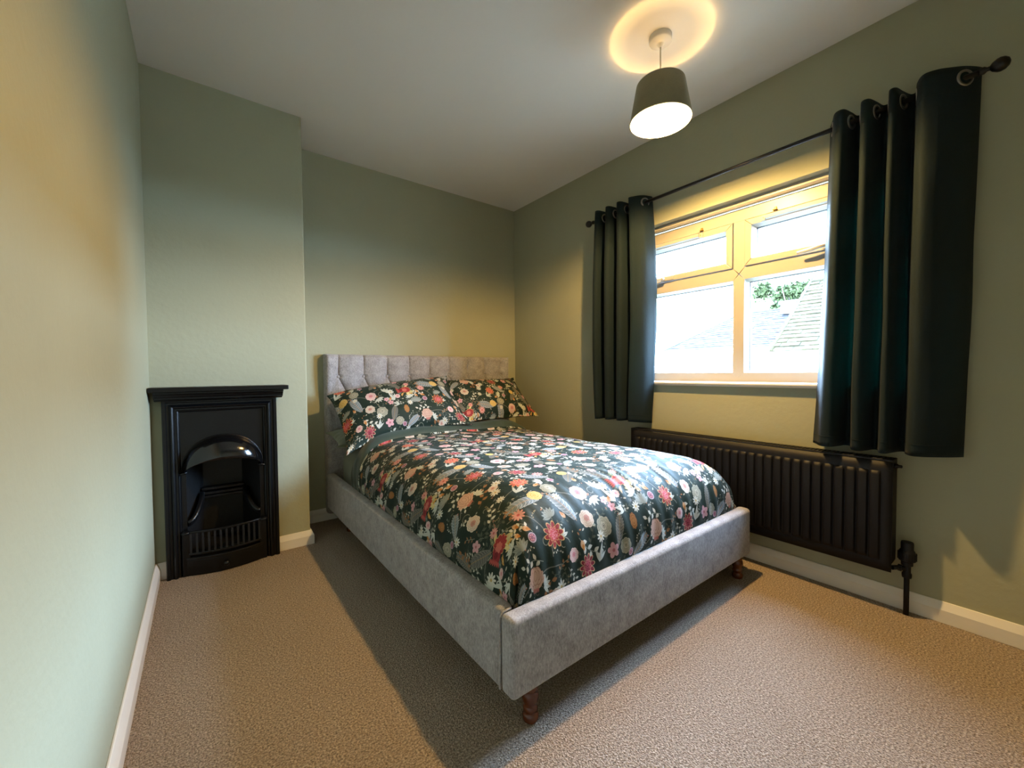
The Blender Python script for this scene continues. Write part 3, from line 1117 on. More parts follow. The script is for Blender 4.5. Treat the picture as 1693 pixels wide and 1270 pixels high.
def duvet_point(p, q):
    """p in [0, LX] across from the left hem, q in [0, LYF] up from the foot hem"""
    pe = np.minimum(p, LX - p)
    sgn = np.where(p < LX / 2, -1.0, 1.0)
    ix = np.interp(pe, QS, QX) + np.maximum(0, pe - QS[-1])
    dx = np.interp(pe, QS, QD)
    iy = np.interp(q, FS, FXI) + np.maximum(0, q - FS[-1])
    dy = np.interp(q, FS, FD)
    n = 3.2
    drop = np.minimum((dx ** n + dy ** n) ** (1 / n), DHZ)
    both = np.clip(np.minimum(dx, dy) / DHZ, 0, 1)
    ix = ix + .022 * both ** 1.5
    iy = iy + .026 * both ** 1.5
    x = DXC + sgn * (DA - ix)
    y = DY0 + iy
    z = DZT - drop
    flat = 1 - np.clip(drop / DHZ, 0, 1)
    # soft loft, puffs and the gathers along the foot
    z = z + flat * (.018 * (1 - ((x - DXC) / .62) ** 2) + .016 * vnoise(p * 5 + 3, q * 4, 3) + .006 * vnoise(p * 14, q * 9 + 5, 4))
    gath = np.exp(-((q - .30) / .15) ** 2) * (.35 + .65 * np.clip((p - .55) / .5, 0, 1))
    ph = p * 6.2832 / .052 + 3.5 * vnoise(p * 6, q * 3, 9) + 2.5 * (q - .2) * 3
    g = gath * .0022 * np.sin(ph) * (1 + 1.6 * vnoise(p * 9, q * 4 + 7, 11))
    z = z + g * .8
    y = y - g * .7
    # waviness of the sides
    sw = np.clip(dx / DHZ, 0, 1) * (1 - np.clip(dx / DHZ - .85, 0, .15) / .15)
    x = x + sgn * sw * (.014 * vnoise(q * 7, p * 5, 21) + .004 * np.sin(q * 6.2832 / .09 + 4 * vnoise(q * 4, p * 2, 5)))
    sy = np.clip(dy / DHZ, 0, 1) * (1 - np.clip(dy / DHZ - .85, 0, .15) / .15)
    y = y - sy * (.016 * vnoise(p * 6, q * 5, 31) + .003 * np.sin(p * 6.2832 / .07 + 4 * vnoise(p * 5, q * 3, 8)))
    # corner tucks
    dg = (dx - dy) / DHZ
    tuck = np.exp(-(dg / .07) ** 2) * np.clip((both - .35) / .4, 0, 1)
    x = x - sgn * .020 * tuck
    y = y + .020 * tuck
    # rolled head end, plain cloth
    hq = np.clip((q - (LYF - .200)) / .200, 0, 1)
    z = z + flat * (.050 * np.sin(np.pi * hq ** .8) - .05 * hq ** 6)
    # the head end is drawn towards the foot along both sides
    y = y - .16 * np.clip((dx / DHZ), 0, 1) * np.clip((q - LYF + .5) / .5, 0, 1)
    return x, y, z


QPRINT = LYF - .195                            # above this the cloth is plain green
MOTIFS += [
    ('dplume', .075, .335, .11, 2.2), ('plume', .285, .300, .13, 2.9), ('plume', .412, .232, .12, 1.9), ('dplume', .030, .425, .09, 1.4),
    ('dplume', .015, .100, .09, 1.2), ('plume', .120, .030, .09, .6), ('dplume', .56, .36, .10, .8), ('plume', .455, .43, .10, 2.4),
    ('acanthus', .175, .152, .045, 1.57), ('acanthus', .342, .205, .035, 1.9), ('grey', .422, .319, .030, .3), ('grey', .545, .125, .034, 0),
    ('ribbon', .044, .191, .075, 1.9), ('ribbon', .319, .367, .065, .5), ('ribbon', .50, .03, .06, 1.2), ('ribbon', .062, .150, .05, 2.6),
    ('sprig', .420, .118, .10, -1.2), ('sprig', .257, .097, .09, 2.6), ('sprig', .249, .185, .08, 1.9), ('sprig', .53, .42, .09, .4), ('sprig', .36, .47, .08, -.4),
    ('sprig', .59, .31, .08, 1.0), ('sprig', .17, .35, .08, .2), ('sprig', .21, .09, .07, -2.4), ('osprig', .215, .455, .10, .3), ('osprig', .49, .30, .09, -1.3),
    ('osprig', .03, .37, .08, .9), ('osprig', .231, .34, .08, -2.0), ('leaves', .002, .264, .040, .8), ('leaves', .15, .19, .035, 2.0), ('leaves', .35, .14, .030, 1.3),
    ('leaves', .55, .23, .034, -1.2), ('leaves', .44, .375, .034, 2.8), ('leaves', .25, .03, .030, .2), ('leaves', .59, .46, .03, 1.6),
    ('carnation', .127, .262, .043, -1.57), ('lotus', .325, .155, .041, 0), ('coral', .372, .420, .036, .2), ('thistle', .444, .030, .037, -.6),
    ('white', .160, .434, .031, .4), ('white', .480, .165, .030, .2), ('pink', .514, .261, .033, .5), ('pink', .387, .077, .021, .2), ('white', .30, .48, .019, 0),
    ('gold', .348, .305, .027, .2), ('gold', .565, .40, .020, 0), ('bronze', .095, .110, .027, 0), ('tulip', .215, .060, .036, 0.0),
    ('grey', .035, .045, .026, 0), ('star', .242, .264, .025, .2), ('star', .485, .449, .022, .1), ('flower5', .572, .046, .026, .5), ('flower5', .10, .37, .02, .2),
    ('disc', .237, .170, .016, 0), ('disc', .475, .367, .014, 0), ('disc', .06, .02, .013, 0), ('daisy', .039, .261, .022, 0), ('daisy', .289, .450, .020, .3),
    ('daisy', .325, .005, .020, .2), ('daisy', .27, .395, .017, .8), ('daisy', .415, .27, .016, .1), ('daisy', .52, .10, .019, .6), ('daisy', .13, .15, .019, .4),
    ('bud', .231, .203, .014, -.6), ('bud', .205, .238, .013, -1.2), ('bud', .19, .205, .012, -.9), ('bud', .02, .205, .012, 1.0), ('bud', .40, .36, .012, .4),
    ('flower5', .015, .178, .018, .3), ('flower5', .595, .206, .016, .8), ('bud', .39, .20, .012, 2.0), ('bud', .56, .33, .012, 1.4), ('bud', .43, .095, .014, -1.4),
    ('daisy', .08, .48, .018, .1), ('star', .16, .315, .018, .4), ('pink', .07, .215, .016, .2),
]
MOTIFS = [mtf for mtf in MOTIFS if mtf[3] > .001]
tile = paint_tile()
pim = bpy.data.images.new('floral_print', PW, PH, float_buffer=True)
pim.colorspace_settings.name = 'Linear Rec.709'
buf = np.ones((PH, PW, 4), np.float32)
buf[..., :3] = tile
pim.pixels.foreach_set(buf.ravel())
pim.update()
pim.pack()


def print_material():
    mt = bpy.data.materials.new('floral_printed_cotton')
    mt.use_nodes = True
    t = NT(mt)
    t.b.inputs['Roughness'].default_value = .62
    t.b.inputs['Specular IOR Level'].default_value = .16
    t.b.inputs['Sheen Weight'].default_value = .03
    t.b.inputs['Sheen Roughness'].default_value = .4
    uv = t.n('ShaderNodeUVMap')
    im = t.n('ShaderNodeTexImage', image=pim, interpolation='Cubic', extension='REPEAT')
    t.l(uv.outputs[0], im.inputs[0])
    t.l(im.outputs[0], t.b.inputs['Base Color'])
    co = t.n('ShaderNodeTexCoord')
    ns = t.n('ShaderNodeTexNoise', i_Scale=26.0, i_Detail=5.0)
    t.l(co.outputs['Object'], ns.inputs['Vector'])
    bp = t.n('ShaderNodeBump', i_Strength=.22, i_Distance=.01)
    t.l(ns.outputs['Fac'], bp.inputs['Height'])
    t.l(bp.outputs[0], t.b.inputs['Normal'])
    return mt


M['print'] = print_material()


def cloth_object(name, P, UV, mats, mat_fn=None, parent=None):
    """grid mesh P[i][j] with cloth coordinates in metres"""
    a, b_ = P.shape[:2]
    idx = np.arange(a * b_).reshape(a, b_)
    F = np.stack([idx[:-1, :-1], idx[1:, :-1], idx[1:, 1:], idx[:-1, 1:]], -1).reshape(-1, 4)
    me = bpy.data.meshes.new(name)
    me.from_pydata(P.reshape(-1, 3).tolist(), [], F.tolist())
    ul = me.uv_layers.new(name='UVMap')
    uvf = UV.reshape(-1, 2) / np.array([TU, TV])
    ul.data.foreach_set('uv', uvf[F.ravel()].astype(np.float32).ravel())
    me.polygons.foreach_set('use_smooth', [True] * len(F))
    if mat_fn is not None:
        me.polygons.foreach_set('material_index', mat_fn(UV.reshape(-1, 2)[F].mean(1)).astype(np.int32))
    return link(name, me, mats, parent)


pp_, qq_ = np.meshgrid(np.linspace(0, LX, 330), np.linspace(0, LYF, 340), indexing='ij')
dx_, dy_, dz_ = duvet_point(pp_, qq_)
duvet = cloth_object('duvet', np.stack([dx_, dy_, dz_], -1), np.stack([pp_, qq_], -1), [M['print'], M['greenplain']],
                     lambda c: (c[:, 1] > QPRINT - .10 * np.exp(-np.minimum(c[:, 0], LX - c[:, 0]) / .10) * 0).astype(int))
md = duvet.modifiers.new('thick', 'SOLIDIFY'); md.thickness = .012; md.offset = -1
tag(duvet, 'dark green duvet printed with red, pink and cream flowers, spread over the bed', 'duvet')


def pillow(name, cx, cy_, cz, wd, ht, th, tilt, yaw, roll, mat, uv0, ears=.0, droop=(0, 0), flange=0.0, seed=1, uvs=1.0, front=1.0):
    """cushion: u along the width, v along the height; both faces in one closed surface"""
    n, mm = 72, 48
    us = np.linspace(-1, 1, n)
    vs_ = np.linspace(-1, 1, mm)
    Uu, Vv = np.meshgrid(us, vs_, indexing='ij')
    fl = 1 - flange
    uu, vv = np.clip(Uu / fl, -1, 1), np.clip(Vv / fl, -1, 1)
    prof_ = (np.maximum(0, 1 - np.abs(uu) ** 3.2) ** .62) * (np.maximum(0, 1 - np.abs(vv) ** 2.6) ** .62)
    px_ = Uu * wd / 2 * (1 - .045 * (1 - np.abs(Vv) ** 2.0) * np.abs(Uu) ** 3 + ears * np.abs(Vv) ** 6 * np.abs(Uu))
    pz_ = Vv * ht / 2 * (1 - .07 * (1 - np.abs(Uu) ** 2.0) * np.abs(Vv) ** 3 + ears * np.abs(Uu) ** 6 * np.abs(Vv))
    wr = .010 * vnoise(Uu * 4 + 9, Vv * 3 + 5, seed) + .005 * vnoise(Uu * 9, Vv * 8, seed + 1)
    edge_w = .010 * vnoise(Uu * 6, Vv * 6 + 3, seed + 2) * np.maximum(np.abs(Uu), np.abs(Vv)) ** 4
    sides = []
    for s in (1, -1):
        d = s * (th / 2 * prof_ * (front if s > 0 else 1) + .004 + wr * prof_ * (1 if s > 0 else .3)) + edge_w
        loc = np.stack([px_, -d, pz_], -1)                 # front face towards -y
        l = np.clip(-Uu, 0, 1) ** 3
        r = np.clip(Uu, 0, 1) ** 2
        loc[..., 2] -= droop[0] * l + droop[1] * r
        sides.append(loc)
    Rm = np.array(Matrix.Rotation(yaw, 3, 'Z') @ Matrix.Rotation(roll, 3, 'Y') @ Matrix.Rotation(-tilt, 3, 'X'))
    outs = [sd @ Rm.T + np.array((cx, cy_, cz)) for sd in sides]
    idx = np.arange(n * mm).reshape(n, mm)
    Fq = np.stack([idx[:-1, :-1], idx[1:, :-1], idx[1:, 1:], idx[:-1, 1:]], -1).reshape(-1, 4)
    off = n * mm
    border = [(i, 0) for i in range(n)] + [(n - 1, j) for j in range(1, mm)] + [(i, mm - 1) for i in range(n - 2, -1, -1)] + [(0, j) for j in range(mm - 2, 0, -1)]
    fs = Fq.tolist() + (Fq[:, ::-1] + off).tolist()
    for q in range(len(border)):
        a_, c_ = idx[border[q]], idx[border[(q + 1) % len(border)]]
        fs.append([int(c_), int(a_), int(a_) + off, int(c_) + off])
    me = bpy.data.meshes.new(name)
    me.from_pydata(outs[0].reshape(-1, 3).tolist() + outs[1].reshape(-1, 3).tolist(), [], fs)
    ul = me.uv_layers.new(name='UVMap')
    uvp = np.stack([uv0[0] + Uu * wd / 2 * uvs, uv0[1] + Vv * ht / 2 * uvs], -1).reshape(-1, 2)
    uvp = np.concatenate([uvp, uvp]) / np.array([TU, TV])
    li = np.empty(len(me.loops), np.int32)
    me.loops.foreach_get('vertex_index', li)
    ul.data.foreach_set('uv', uvp[li].astype(np.float32).ravel())
    me.polygons.foreach_set('use_smooth', [True] * len(me.polygons))
    return link(name, me, mat)


R = math.radians
o = pillow('pillow', 1.225, -.340, .757, .80, .44, .17, R(44), R(-3), R(-7), M['print'], (.10, .20), ears=.03, droop=(.052, .035), flange=.05, seed=41, uvs=1.0)
tag(o, 'floral pillow on the left half of the bed head, drooping at its outer corner', 'pillow', 'printed pillows against the headboard')
o = pillow('pillow', 1.925, -.318, .772, .74, .42, .17, R(46), R(2), R(0), M['print'], (.40, .42), ears=.03, droop=(.0, .0), flange=.05, seed=57, uvs=1.0)
tag(o, 'floral pillow on the right half of the bed head, nearest the window wall', 'pillow', 'printed pillows against the headboard')
o = pillow('pillow', 1.165, -.235, .566, .67, .28, .10, R(80), R(0), R(0), M['sheet'], (0, 0), ears=.04, seed=63)
tag(o, 'plain sage green pillow lying flat underneath the left floral pillow', 'pillow')

# ------------------------------------------------------------------ curtain rod and curtains
RX, RZ = W - .090, 1.990
rod = empty('curtain_rod', (RX, -1.87, RZ))
tag(rod, 'thin black metal curtain rod with ball finials above the window', 'curtain rod')
mb = MB(); mb.tube([(RX, -.995, RZ), (RX, -2.745, RZ)], .0095, 14)
mb.build('pole', M['rod'], rod, smooth=True)
for yy, sg in ((-.995, 1), (-2.745, -1)):
    mb = MB()
    mb.lathe([(.0095, -.012), (.012, -.010), (.012, .0), (.007, .006), (.007, .012), (.014, .017), (.021, .028), (.0225, .036), (.020, .046), (.012, .055), (.003, .058)], 20, (0, 0, 0), 'y')
    mb.v = [(RX + v[0], yy + sg * v[1], RZ + v[2]) for v in mb.v]
    mb.build('finial', M['rod'], rod, angle=50)
for yy in (-1.19, -2.60):
    mb = MB()
    mb.tube([(W - .001, yy, RZ - .012), (RX, yy, RZ - .012)], .006, 10)
    mb.lathe([(.0, .0), (.024, .0), (.024, -.006), (.0, -.008)], 18, (W - .001, yy, RZ - .012), 'x', cap=False)
    mb.tube([(RX + .014 * math.cos(t), yy, RZ + .014 * math.sin(t)) for t in np.linspace(math.pi * .95, math.pi * 2.05, 9)], .004, 8)
    mb.build('bracket', M['rod'], rod, smooth=True)
adopt(rod)


def curtain(name, ctrl, z0, z1, label, rings, shift, seed, rim=1.0):
    """ctrl: plan control points (x from the rod, y); shift(t, s): sideways movement of the cloth at height t (0 top..1 hem)"""
    root = empty(name, (RX, sum(c[1] for c in ctrl) / len(ctrl), z0))
    tag(root, label, 'curtain', 'pair of dark green eyelet curtains')
    plan = np.array(catmull(ctrl, 14))
    ns_ = len(plan)
    nt_ = 64
    P = np.zeros((ns_, nt_, 3))
    s_ = np.linspace(0, 1, ns_)
    for j in range(nt_):
        t = j / (nt_ - 1)
        z = z1 + (z0 - z1) * t
        amp = 1.0 + .12 * math.sin(t * 3.1) - .10 * t
        dyv = np.array([shift(t, q) for q in s_])
        nx_ = .010 * vnoise(s_ * 9, np.full(ns_, t * 4.0), seed) * t ** .5 + .004 * vnoise(s_ * 22, np.full(ns_, t * 9.0), seed + 1) * min(1, t * 3)
        P[:, j, 0] = RX + plan[:, 0] * amp + nx_
        P[:, j, 1] = plan[:, 1] + dyv + .008 * vnoise(s_ * 8, np.full(ns_, t * 5.0), seed + 2) * t
        P[:, j, 2] = z + (.010 * vnoise(s_ * 5, np.zeros(ns_), seed + 3) * t)
    P[:, :, 0] = np.minimum(P[:, :, 0], W - .012)
    o = cloth_object('cloth', P, np.zeros((ns_, nt_, 2)), [M['curtain']], None, root)
    md = o.modifiers.new('thick', 'SOLIDIFY'); md.thickness = .003; md.offset = 0
    # top heading band, stitched
    hb = MB()
    hb.tube([P[i, 4] + np.array((-.002, 0, 0)) for i in range(0, ns_, 2)], .0012, 5)
    hb.build('heading_stitch', M['curtain'], o, smooth=True)
    hm_ = MB()
    hm_.tube([P[i, -3] + np.array((-.0025, 0, 0)) for i in range(0, ns_, 2)], .0015, 5)
    hm_.build('hem', M['curtain'], o, smooth=True)
    # metal eyelets where the cloth crosses the rod
    d = plan[:, 0]
    rm = MB()
    pr = [(.0205, -.0035), (.0275, -.0035), (.029, 0), (.0275, .0035), (.0205, .0035), (.0195, 0), (.0205, -.0035)]
    rm.lathe(pr, 28, (0, 0, 0), 'z', cap=False)
    rme = rm.mesh('eyelet')
    for p in rme.polygons: p.use_smooth = True
    first = True
    for i in range(ns_ - 1):
        if d[i] * d[i + 1] <= 0 and d[i] != d[i + 1]:
            tg = Vector((plan[i + 1][0] - plan[i][0], plan[i + 1][1] - plan[i][1], 0)).normalized()
            nr = Vector((tg.y, -tg.x, 0))
            e = link('eyelet', rme, M['ring'] if first else None, o)
            first = False
            e.rotation_euler = nr.to_track_quat('Z', 'Y').to_euler()
            e.location = Vector((RX + (plan[i][0] + plan[i + 1][0]) / 2, (plan[i][1] + plan[i + 1][1]) / 2, RZ))
    adopt(root)
    return root


A = .046
cl = []
y = -1.045
pt = .0885
cl.append((.040, -1.030))
for i in range(4):
    cl += [(-A, y - pt * i - .012), (-A, y - pt * i - .044)]
    if i < 3: cl += [(A, y - pt * i - .058), (A, y - pt * i - .088)]
cl += [(-.015, -1.398), (.035, -1.418), (.055, -1.420)]
curtain('curtain', cl, .655, 2.032, 'dark green velvet curtain bunched at the left end of the rod, near the bed', 4,
        lambda t, s: -.030 * math.sin(math.pi * min(1, t * 1.05)) * s ** 2 + .02 * math.sin(math.pi * t) * (1 - s) ** 2 + .012 * t * (1 - s), 71)
cr = [(.050, -2.305), (.010, -2.322), (-A, -2.345), (-A - .006, -2.372), (.0, -2.386), (A, -2.394), (A, -2.412), (-.01, -2.420), (-A - .006, -2.432), (-A - .004, -2.452),
      (.0, -2.466), (A, -2.476), (A, -2.494), (-.01, -2.504), (-A - .006, -2.514), (-A - .004, -2.530), (0, -2.542), (A, -2.556), (A - .002, -2.572), (-.02, -2.584),
      (-.062, -2.606), (-.056, -2.640), (-.030, -2.672), (-.002, -2.700), (.030, -2.722), (.055, -2.735)]
curtain('curtain', cr, .645, 2.030, 'dark green velvet curtain at the right end of the rod, wide flat outer fold', 4,
        lambda t, s: .048 * t ** 1.2 * (1 - s) ** 3 + .02 * t * s ** 2, 83)

# ------------------------------------------------------------------ radiator
rad = empty('radiator', (W - .07, -1.93, .17))
tag(rad, 'long black panel radiator on the wall under the window, right of the bed', 'radiator')
RY0, RY1, RZ0, RZ1, RFX = -2.536, -1.318, .170, .606, W - .103
pitch_r = .0385
nrib = int((RY1 - RY0 - .03) / pitch_r)
m0 = RY0 + ((RY1 - RY0) - nrib * pitch_r) / 2
ys, xs_ = [RY0], [0.0]
for i in range(nrib):
    y0 = m0 + i * pitch_r
    for f, dd in ((0.0, .0), (.10, .0), (.17, -.004), (.24, -.009), (.35, -.0105), (.75, -.0105), (.86, -.009), (.93, -.004)):
        ys.append(y0 + f * pitch_r); xs_.append(dd)
ys.append(m0 + nrib * pitch_r); xs_.append(0)
ys.append(RY1); xs_.append(0)
zs_ = [(RZ0, 0), (RZ0 + .034, 0), (RZ0 + .040, .05), (RZ0 + .050, .8), (RZ0 + .056, 1), (RZ1 - .056, 1), (RZ1 - .048, .8), (RZ1 - .040, .05), (RZ1 - .034, 0), (RZ1, 0)]
P = np.array([[(RFX + xx * f, yy, zz) for zz, f in zs_] for yy, xx in zip(ys, xs_)])
mb = MB(); mb.grid(P)
o = mb.build('front_panel', M['radiator'], rad, angle=30)
md = o.modifiers.new('thick', 'SOLIDIFY'); md.thickness = .0015; md.offset = -1
mb = MB(); mb.box(RFX + .004, RFX + .016, RY0 + .002, RY1 - .002, RZ0 + .002, RZ0 + .034); mb.box(RFX + .004, RFX + .016, RY0 + .002, RY1 - .002, RZ1 - .036, RZ1 - .002)
mb.build('water_channel', M['radiator'], rad, bevel=.002)
for yy in (RY0 - .001, RY1 - .001):
    mb = MB(); mb.box(RFX - .002, W - .036, yy, yy + .002, RZ0 + .035, RZ1 + .010)
    mb.build('side_panel', M['radiator'], rad, bevel=.0008, seg=1)
fin = MB(); fin.box(RFX + .018, W - .040, -.0006, .0006, RZ0 + .04, RZ1 - .04)
fme = fin.mesh('convector_fin')
for i in range(46):
    e = link('convector_fin', fme, M['radiator'] if i == 0 else None, rad)
    e.location = (0, RY0 + .02 + i * .026, 0)
gr = MB()
gr.box(RFX - .002, RFX + .004, RY0, RY1, RZ1 + .002, RZ1 + .010)
gr.box(W - .042, W - .036, RY0, RY1, RZ1 + .002, RZ1 + .010)
gr.build('top_grille_frame', M['radiator'], rad, bevel=.0008, seg=1)
sl = MB(); sl.box(RFX + .004, W - .042, -.0045, .0045, RZ1 + .006, RZ1 + .010)
sme = sl.mesh('grille_bar')
nb_ = 80
for i in range(nb_):
    e = link('grille_bar', sme, M['radiator'] if i == 0 else None, rad)
    e.location = (0, RY0 + .008 + (RY1 - RY0 - .016) * i / (nb_ - 1), 0)
mb = MB(); mb.lathe([(.004, 0), (.009, -.001), (.009, -.010), (.006, -.013), (.006, -.022), (.003, -.024)], 12, (RFX + .012, RY0 - .001, RZ1 - .014), 'y')
mb.build('bleed_valve', M['radiator'], rad, smooth=True)
for yy in (-2.30, -1.55):
    mb = MB(); mb.box(W - .036, W - .001, yy - .02, yy + .02, .25, .53)
    mb.build('wall_bracket', M['radiator'], rad)
# thermostatic valve and its pipe
VY, VX = -2.573, W - .052
mb = MB(); mb.tube([(VX, VY, .001), (VX, VY, .17)], .0085, 14)
mb.build('supply_pipe', M['radiator'], rad, smooth=True)
mb = MB()
mb.lathe([(.0088, .148), (.014, .150), (.015, .156), (.015, .166), (.012, .170), (.012, .196), (.018, .200), (.018, .214), (.015, .216)], 16, (VX, VY, 0))
mb.tube([(VX, VY, .186), (VX - .02, RY0 - .010, .186), (RFX + .012, RY0, .187)], [.010, .0085, .0085], 12)
mb.lathe([(.0085, 0), (.013, .001), (.013, .012), (.0085, .013)], 6, (VX - .012, VY + .012, .186), 'y')
mb.build('valve_body', M['radiator'], rad, angle=40)
mb = MB()
hp = []
mb.lathe([(.015, .214), (.025, .218), (.0265, .228), (.0265, .246), (.022, .258), (.019, .262), (.0195, .285), (.018, .291), (.010, .293)], 24, (VX, VY, 0))
vhead = mb.build('valve_head', M['radiator'], rad, angle=40)
rg = MB(); rg.box(-.0014, .0014, .0255, .0285, .222, .250)
rgm = rg.mesh('grip_rib')
for i in range(16):
    e = link('grip_rib', rgm, M['radiator'] if i == 0 else None, vhead)
    e.location = (VX, VY, 0); e.rotation_euler = (0, 0, i * math.pi / 8)
adopt(rad)

# ------------------------------------------------------------------ pendant lamp
LXc, LYc = 1.790, -1.866
lamp = empty('pendant_lamp', (LXc, LYc, H))
tag(lamp, 'lit pendant lamp with a tapered olive fabric shade hanging from the ceiling', 'lamp')
mb = MB(); mb.lathe([(.046, .0), (.046, -.018), (.043, -.024), (.018, -.030), (.012, -.034), (.008, -.042), (.004, -.044)], 32, (LXc, LYc, H - .0005))
mb.build('ceiling_rose', M['white'], lamp, angle=50)
mb = MB(); mb.tube([(LXc, LYc, H - .04), (LXc, LYc, 2.165)], .0032, 10)
mb.build('flex', M['cable'], lamp, smooth=True)
ZB, ZT, RB, RT = 2.045, 2.200, .1255, .099
mb = MB(); mb.lathe([(RB, ZB), (RB + .001, ZB + .003), (RT + .001, ZT - .003), (RT, ZT)], 64, (LXc, LYc, 0), cap=False)
shade_o = mb.build('shade', M['shade'], lamp, smooth=True, recalc=False)
mb = MB(); mb.lathe([(RB - .0015, ZB), (RT - .0015, ZT)], 64, (LXc, LYc, 0), cap=False)
mb.build('shade_lining', M['shadein'], shade_o, smooth=True, recalc=False)
for rr, zz in ((RB - .0008, ZB), (RT - .0008, ZT)):
    mb = MB()
    mb.tube([(LXc + rr * math.cos(t), LYc + rr * math.sin(t), zz) for t in np.linspace(0, 2 * math.pi, 65)], .0016, 6, cap=False)
    mb.build('rim_wire', M['white'], shade_o, smooth=True)
mb = MB()
for k_ in range(3):
    t = k_ * 2.094 + .4
    mb.tube([(LXc + .018 * math.cos(t), LYc + .018 * math.sin(t), 2.135), (LXc + .096 * math.cos(t), LYc + .096 * math.sin(t), ZT - .004)], .0013, 6)
mb.tube([(LXc + .018 * math.cos(t), LYc + .018 * math.sin(t), 2.135) for t in np.linspace(0, 2 * math.pi, 25)], .0018, 6, cap=False)
mb.build('spider', M['white'], lamp, smooth=True)
mb = MB(); mb.lathe([(.004, 2.172), (.013, 2.166), (.017, 2.150), (.017, 2.120), (.013, 2.118)], 20, (LXc, LYc, 0))
mb.build('lamp_holder', M['white'], lamp, angle=40)
BZ = .016
mb = MB()
mb.lathe([(.0005, 2.040 + BZ), (.014, 2.043 + BZ), (.025, 2.054 + BZ), (.029, 2.067 + BZ)], 24, (LXc, LYc, 0), cap=False)
mb.cur = 1                                   # the frosted neck glows less than the dome, as in a lamp with its chips at the base
mb.lathe([(.029, 2.067 + BZ), (.0275, 2.077 + BZ), (.022, 2.087 + BZ)], 24, (LXc, LYc, 0), cap=False)
mb.build('bulb', [M['bulb'], M['bulbneck']], lamp, smooth=True)
mb = MB(); mb.lathe([(.0222, 2.087 + BZ), (.018, 2.095 + BZ), (.0135, 2.104 + BZ), (.0125, 2.122)], 24, (LXc, LYc, 0))
mb.build('bulb_collar', M['white'], lamp, angle=50)
adopt(lamp)

# ------------------------------------------------------------------ outside the window
M['tileA'] = material('lichened_roof_tile', (33, 29, 17), .9, spec=.1, var=.35, vscale=3, detail=6)
M['tileB'] = material('grey_roof_slate', (33, 32, 34), .9, spec=.1, var=.3, vscale=2, detail=6)
M['render'] = material('white_render', (225, 222, 214), .9, var=.03)
M['leaf'] = material('tree_leaf', (36, 42, 22), .9, spec=.1, var=.4, vscale=4)
M['bark'] = material('tree_bark', (70, 58, 46), .9, var=.3)
M['lawn'] = material('pale_paving', (128, 124, 112), .95, var=.15, vscale=1.0, bump=.4, bscale=30)
M['lead'] = material('grey_lead_cap', (24, 34, 40), .7, var=.2)
b = MB(); b.box(W + .30, 60, -40, 60, -2.9, -2.7)
g_ = b.build('ground', M['lawn'])
g_['kind'] = 'structure'


def tiled_slope(root, name, mat, corner, along, up, na, nu_, ta, tu, thick, cut=None, seed=1):
    """overlapping tiles in courses, each tile tipped a little; joined because they are far too many and too small to pick apart"""
    rng = random.Random(seed)
    corner, along, up = Vector(corner), Vector(along).normalized(), Vector(up).normalized()
    nrm = along.cross(up).normalized()
    if nrm.z < 0: nrm = -nrm
    mb = MB()
    for j in range(nu_):
        for i in range(-1, na):
            a0 = (i + (.5 if j % 2 else 0)) * ta
            if cut and not cut(a0 + ta / 2, j * tu): continue
            h = thick * (1 + rng.uniform(-.3, .5))
            p = corner + along * a0 + up * (j * tu)
            q = [p + nrm * h, p + along * (ta * .96) + nrm * h, p + along * (ta * .96) + up * (tu * 1.35) + nrm * .004, p + up * (tu * 1.35) + nrm * .004]
            lo = [p, p + along * (ta * .96)]
            mb.add([tuple(v) for v in q + lo], [(0, 1, 2, 3), (4, 5, 1, 0)])
    o = mb.build(name, mat, root, recalc=False)
    o['kind'] = 'stuff'
    return o


def house(label, x0, x1, y0, y1, ze, zr, mat, ta, tu, hip, group=None):
    root = empty('house', ((x0 + x1) / 2, (y0 + y1) / 2, -2.7))
    tag(root, label, 'house', group)
    b = MB(); b.box(x0 + .3, x1 - .3, y0 + .3, y1 - .3, -2.7, ze - .02)
    b.build('wall', M['render'], root)
    xm = (x0 + x1) / 2
    run = xm - x0
    sl_ = math.hypot(run, zr - ze)
    y1r, y0r = y1 - hip, y0 + hip
    b = MB()
    b.add([(x0, y0, ze), (x0, y1, ze), (x1, y1, ze), (x1, y0, ze), (xm, y0r, zr), (xm, y1r, zr)], [(0, 4, 5, 1), (2, 5, 4, 3), (1, 5, 2), (0, 3, 4), (0, 1, 2, 3)])
    b.build('roof', mat, root)
    nrows = int(sl_ / tu)
    tiled_slope(root, 'roof_tiles', mat, (x0, y0, ze + .01), (0, 1, 0), (run, 0, zr - ze), int((y1 - y0) / ta) + 1, nrows, ta, tu, .045,
                lambda a, u: hip * u / sl_ - ta * .3 < a < (y1 - y0) - hip * u / sl_ + ta * .3, 3)
    b = MB()
    b.tube([(x0, y1, ze + .03), (xm, y1r, zr + .03)], .06, 8); b.tube([(xm, y0r, zr + .03), (xm, y1r, zr + .03)], .07, 8)
    b.build('ridge_tiles', mat, root, smooth=True)
    b = MB(); b.box(x0 - .10, x0 - .01, y0, y1, ze - .10, ze + .0)
    b.build('gutter', M['render'], root)
    return root


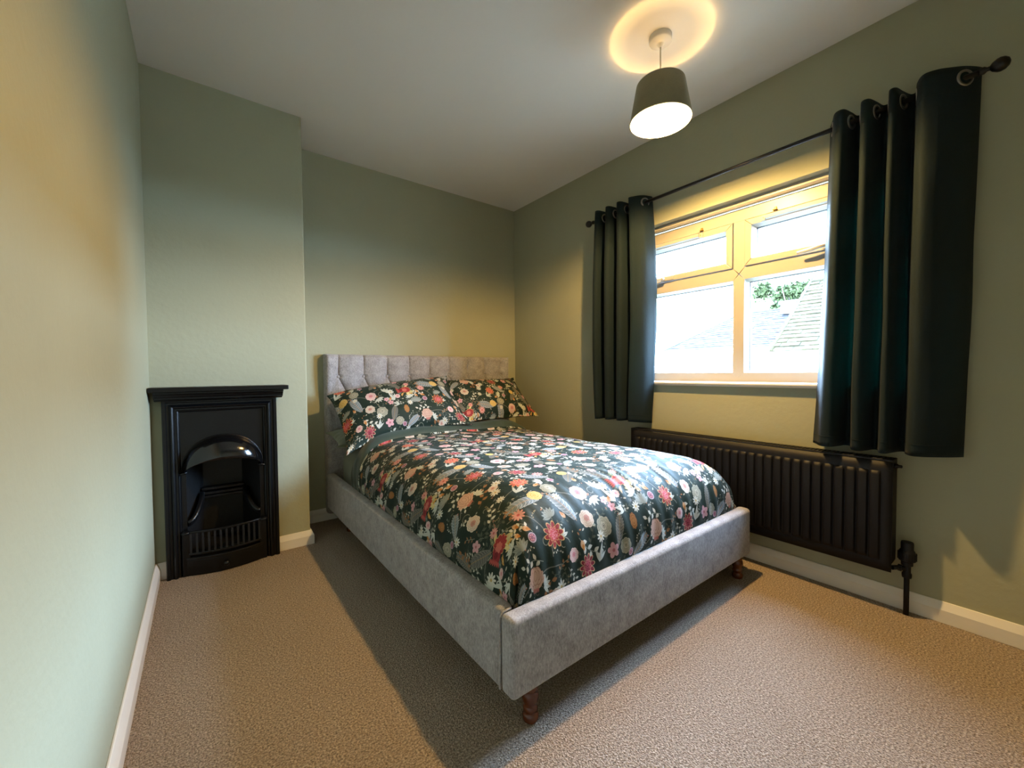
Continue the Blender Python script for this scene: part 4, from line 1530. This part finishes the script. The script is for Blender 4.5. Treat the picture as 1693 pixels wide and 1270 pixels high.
h1 = house('bungalow with a lichened tiled roof seen through the right window pane', 16.4, 24.4, -9.0, 3.05, 1.62, 4.6, M['tileA'], .30, .26, 0.0)
adopt(h1)
h2 = house('house with a pale grey slate roof behind the mullion of the window', 26.4, 36, 3.2, 13.5, 2.35, 5.0, M['tileB'], .35, .30, 3.0)
b = MB(); b.box(30.0, 31.0, 6.6, 7.5, 4.6, 5.15); b.build('chimney_stack', M['render'], h2)
b = MB(); b.box(29.9, 31.1, 6.5, 7.6, 5.15, 5.40); b.build('chimney_cap', M['lead'], h2, bevel=.03)
adopt(h2)


def tree(x, y, ztop, rad_, n, seed, label):
    rng = random.Random(seed)
    root = empty('tree', (x, y, -2.7))
    tag(root, label, 'tree', 'trees beyond the houses')
    b = MB()
    b.tube([(x, y, -2.7), (x + .1, y + .1, ztop - rad_ * 1.6), (x + .2, y, ztop - rad_ * .5)], [.22, .15, .05], 8)
    for k_ in range(6):
        a = k_ * 1.05
        b.tube([(x + .1, y + .1, ztop - rad_ * 1.7), (x + rad_ * .4 * math.cos(a), y + rad_ * .4 * math.sin(a), ztop - rad_), (x + rad_ * .7 * math.cos(a), y + rad_ * .7 * math.sin(a), ztop - rad_ * .6)], [.08, .05, .02], 6)
    b.build('trunk', M['bark'], root, smooth=True)
    b = MB()
    cs = []
    for _ in range(16):
        d = Vector((rng.gauss(0, 1), rng.gauss(0, 1), rng.gauss(0, .8))).normalized() * rad_ * rng.uniform(.35, .85)
        cs.append(Vector((x, y, ztop - rad_)) + d)
    for _ in range(n):
        c = rng.choice(cs)
        p = c + Vector((rng.gauss(0, 1), rng.gauss(0, 1), rng.gauss(0, 1))) * rad_ * .11
        u = Vector((rng.gauss(0, 1), rng.gauss(0, 1), rng.gauss(0, 1))).normalized() * .20
        v = u.cross(Vector((rng.gauss(0, 1), rng.gauss(0, 1), rng.gauss(0, 1)))).normalized() * .11
        b.add([tuple(p - u), tuple(p + v), tuple(p + u), tuple(p - v)], [(0, 1, 2, 3)])
    o = b.build('foliage', M['leaf'], root, recalc=False)
    o['kind'] = 'stuff'
    adopt(root)


tree(38, 9.6, 9.0, 2.6, 9000, 4, 'tree standing behind the grey roof, left in the right window pane')
tree(34, 2.4, 8.3, 2.4, 8000, 9, 'tree rising over the lichened roof, half hidden by the right curtain')
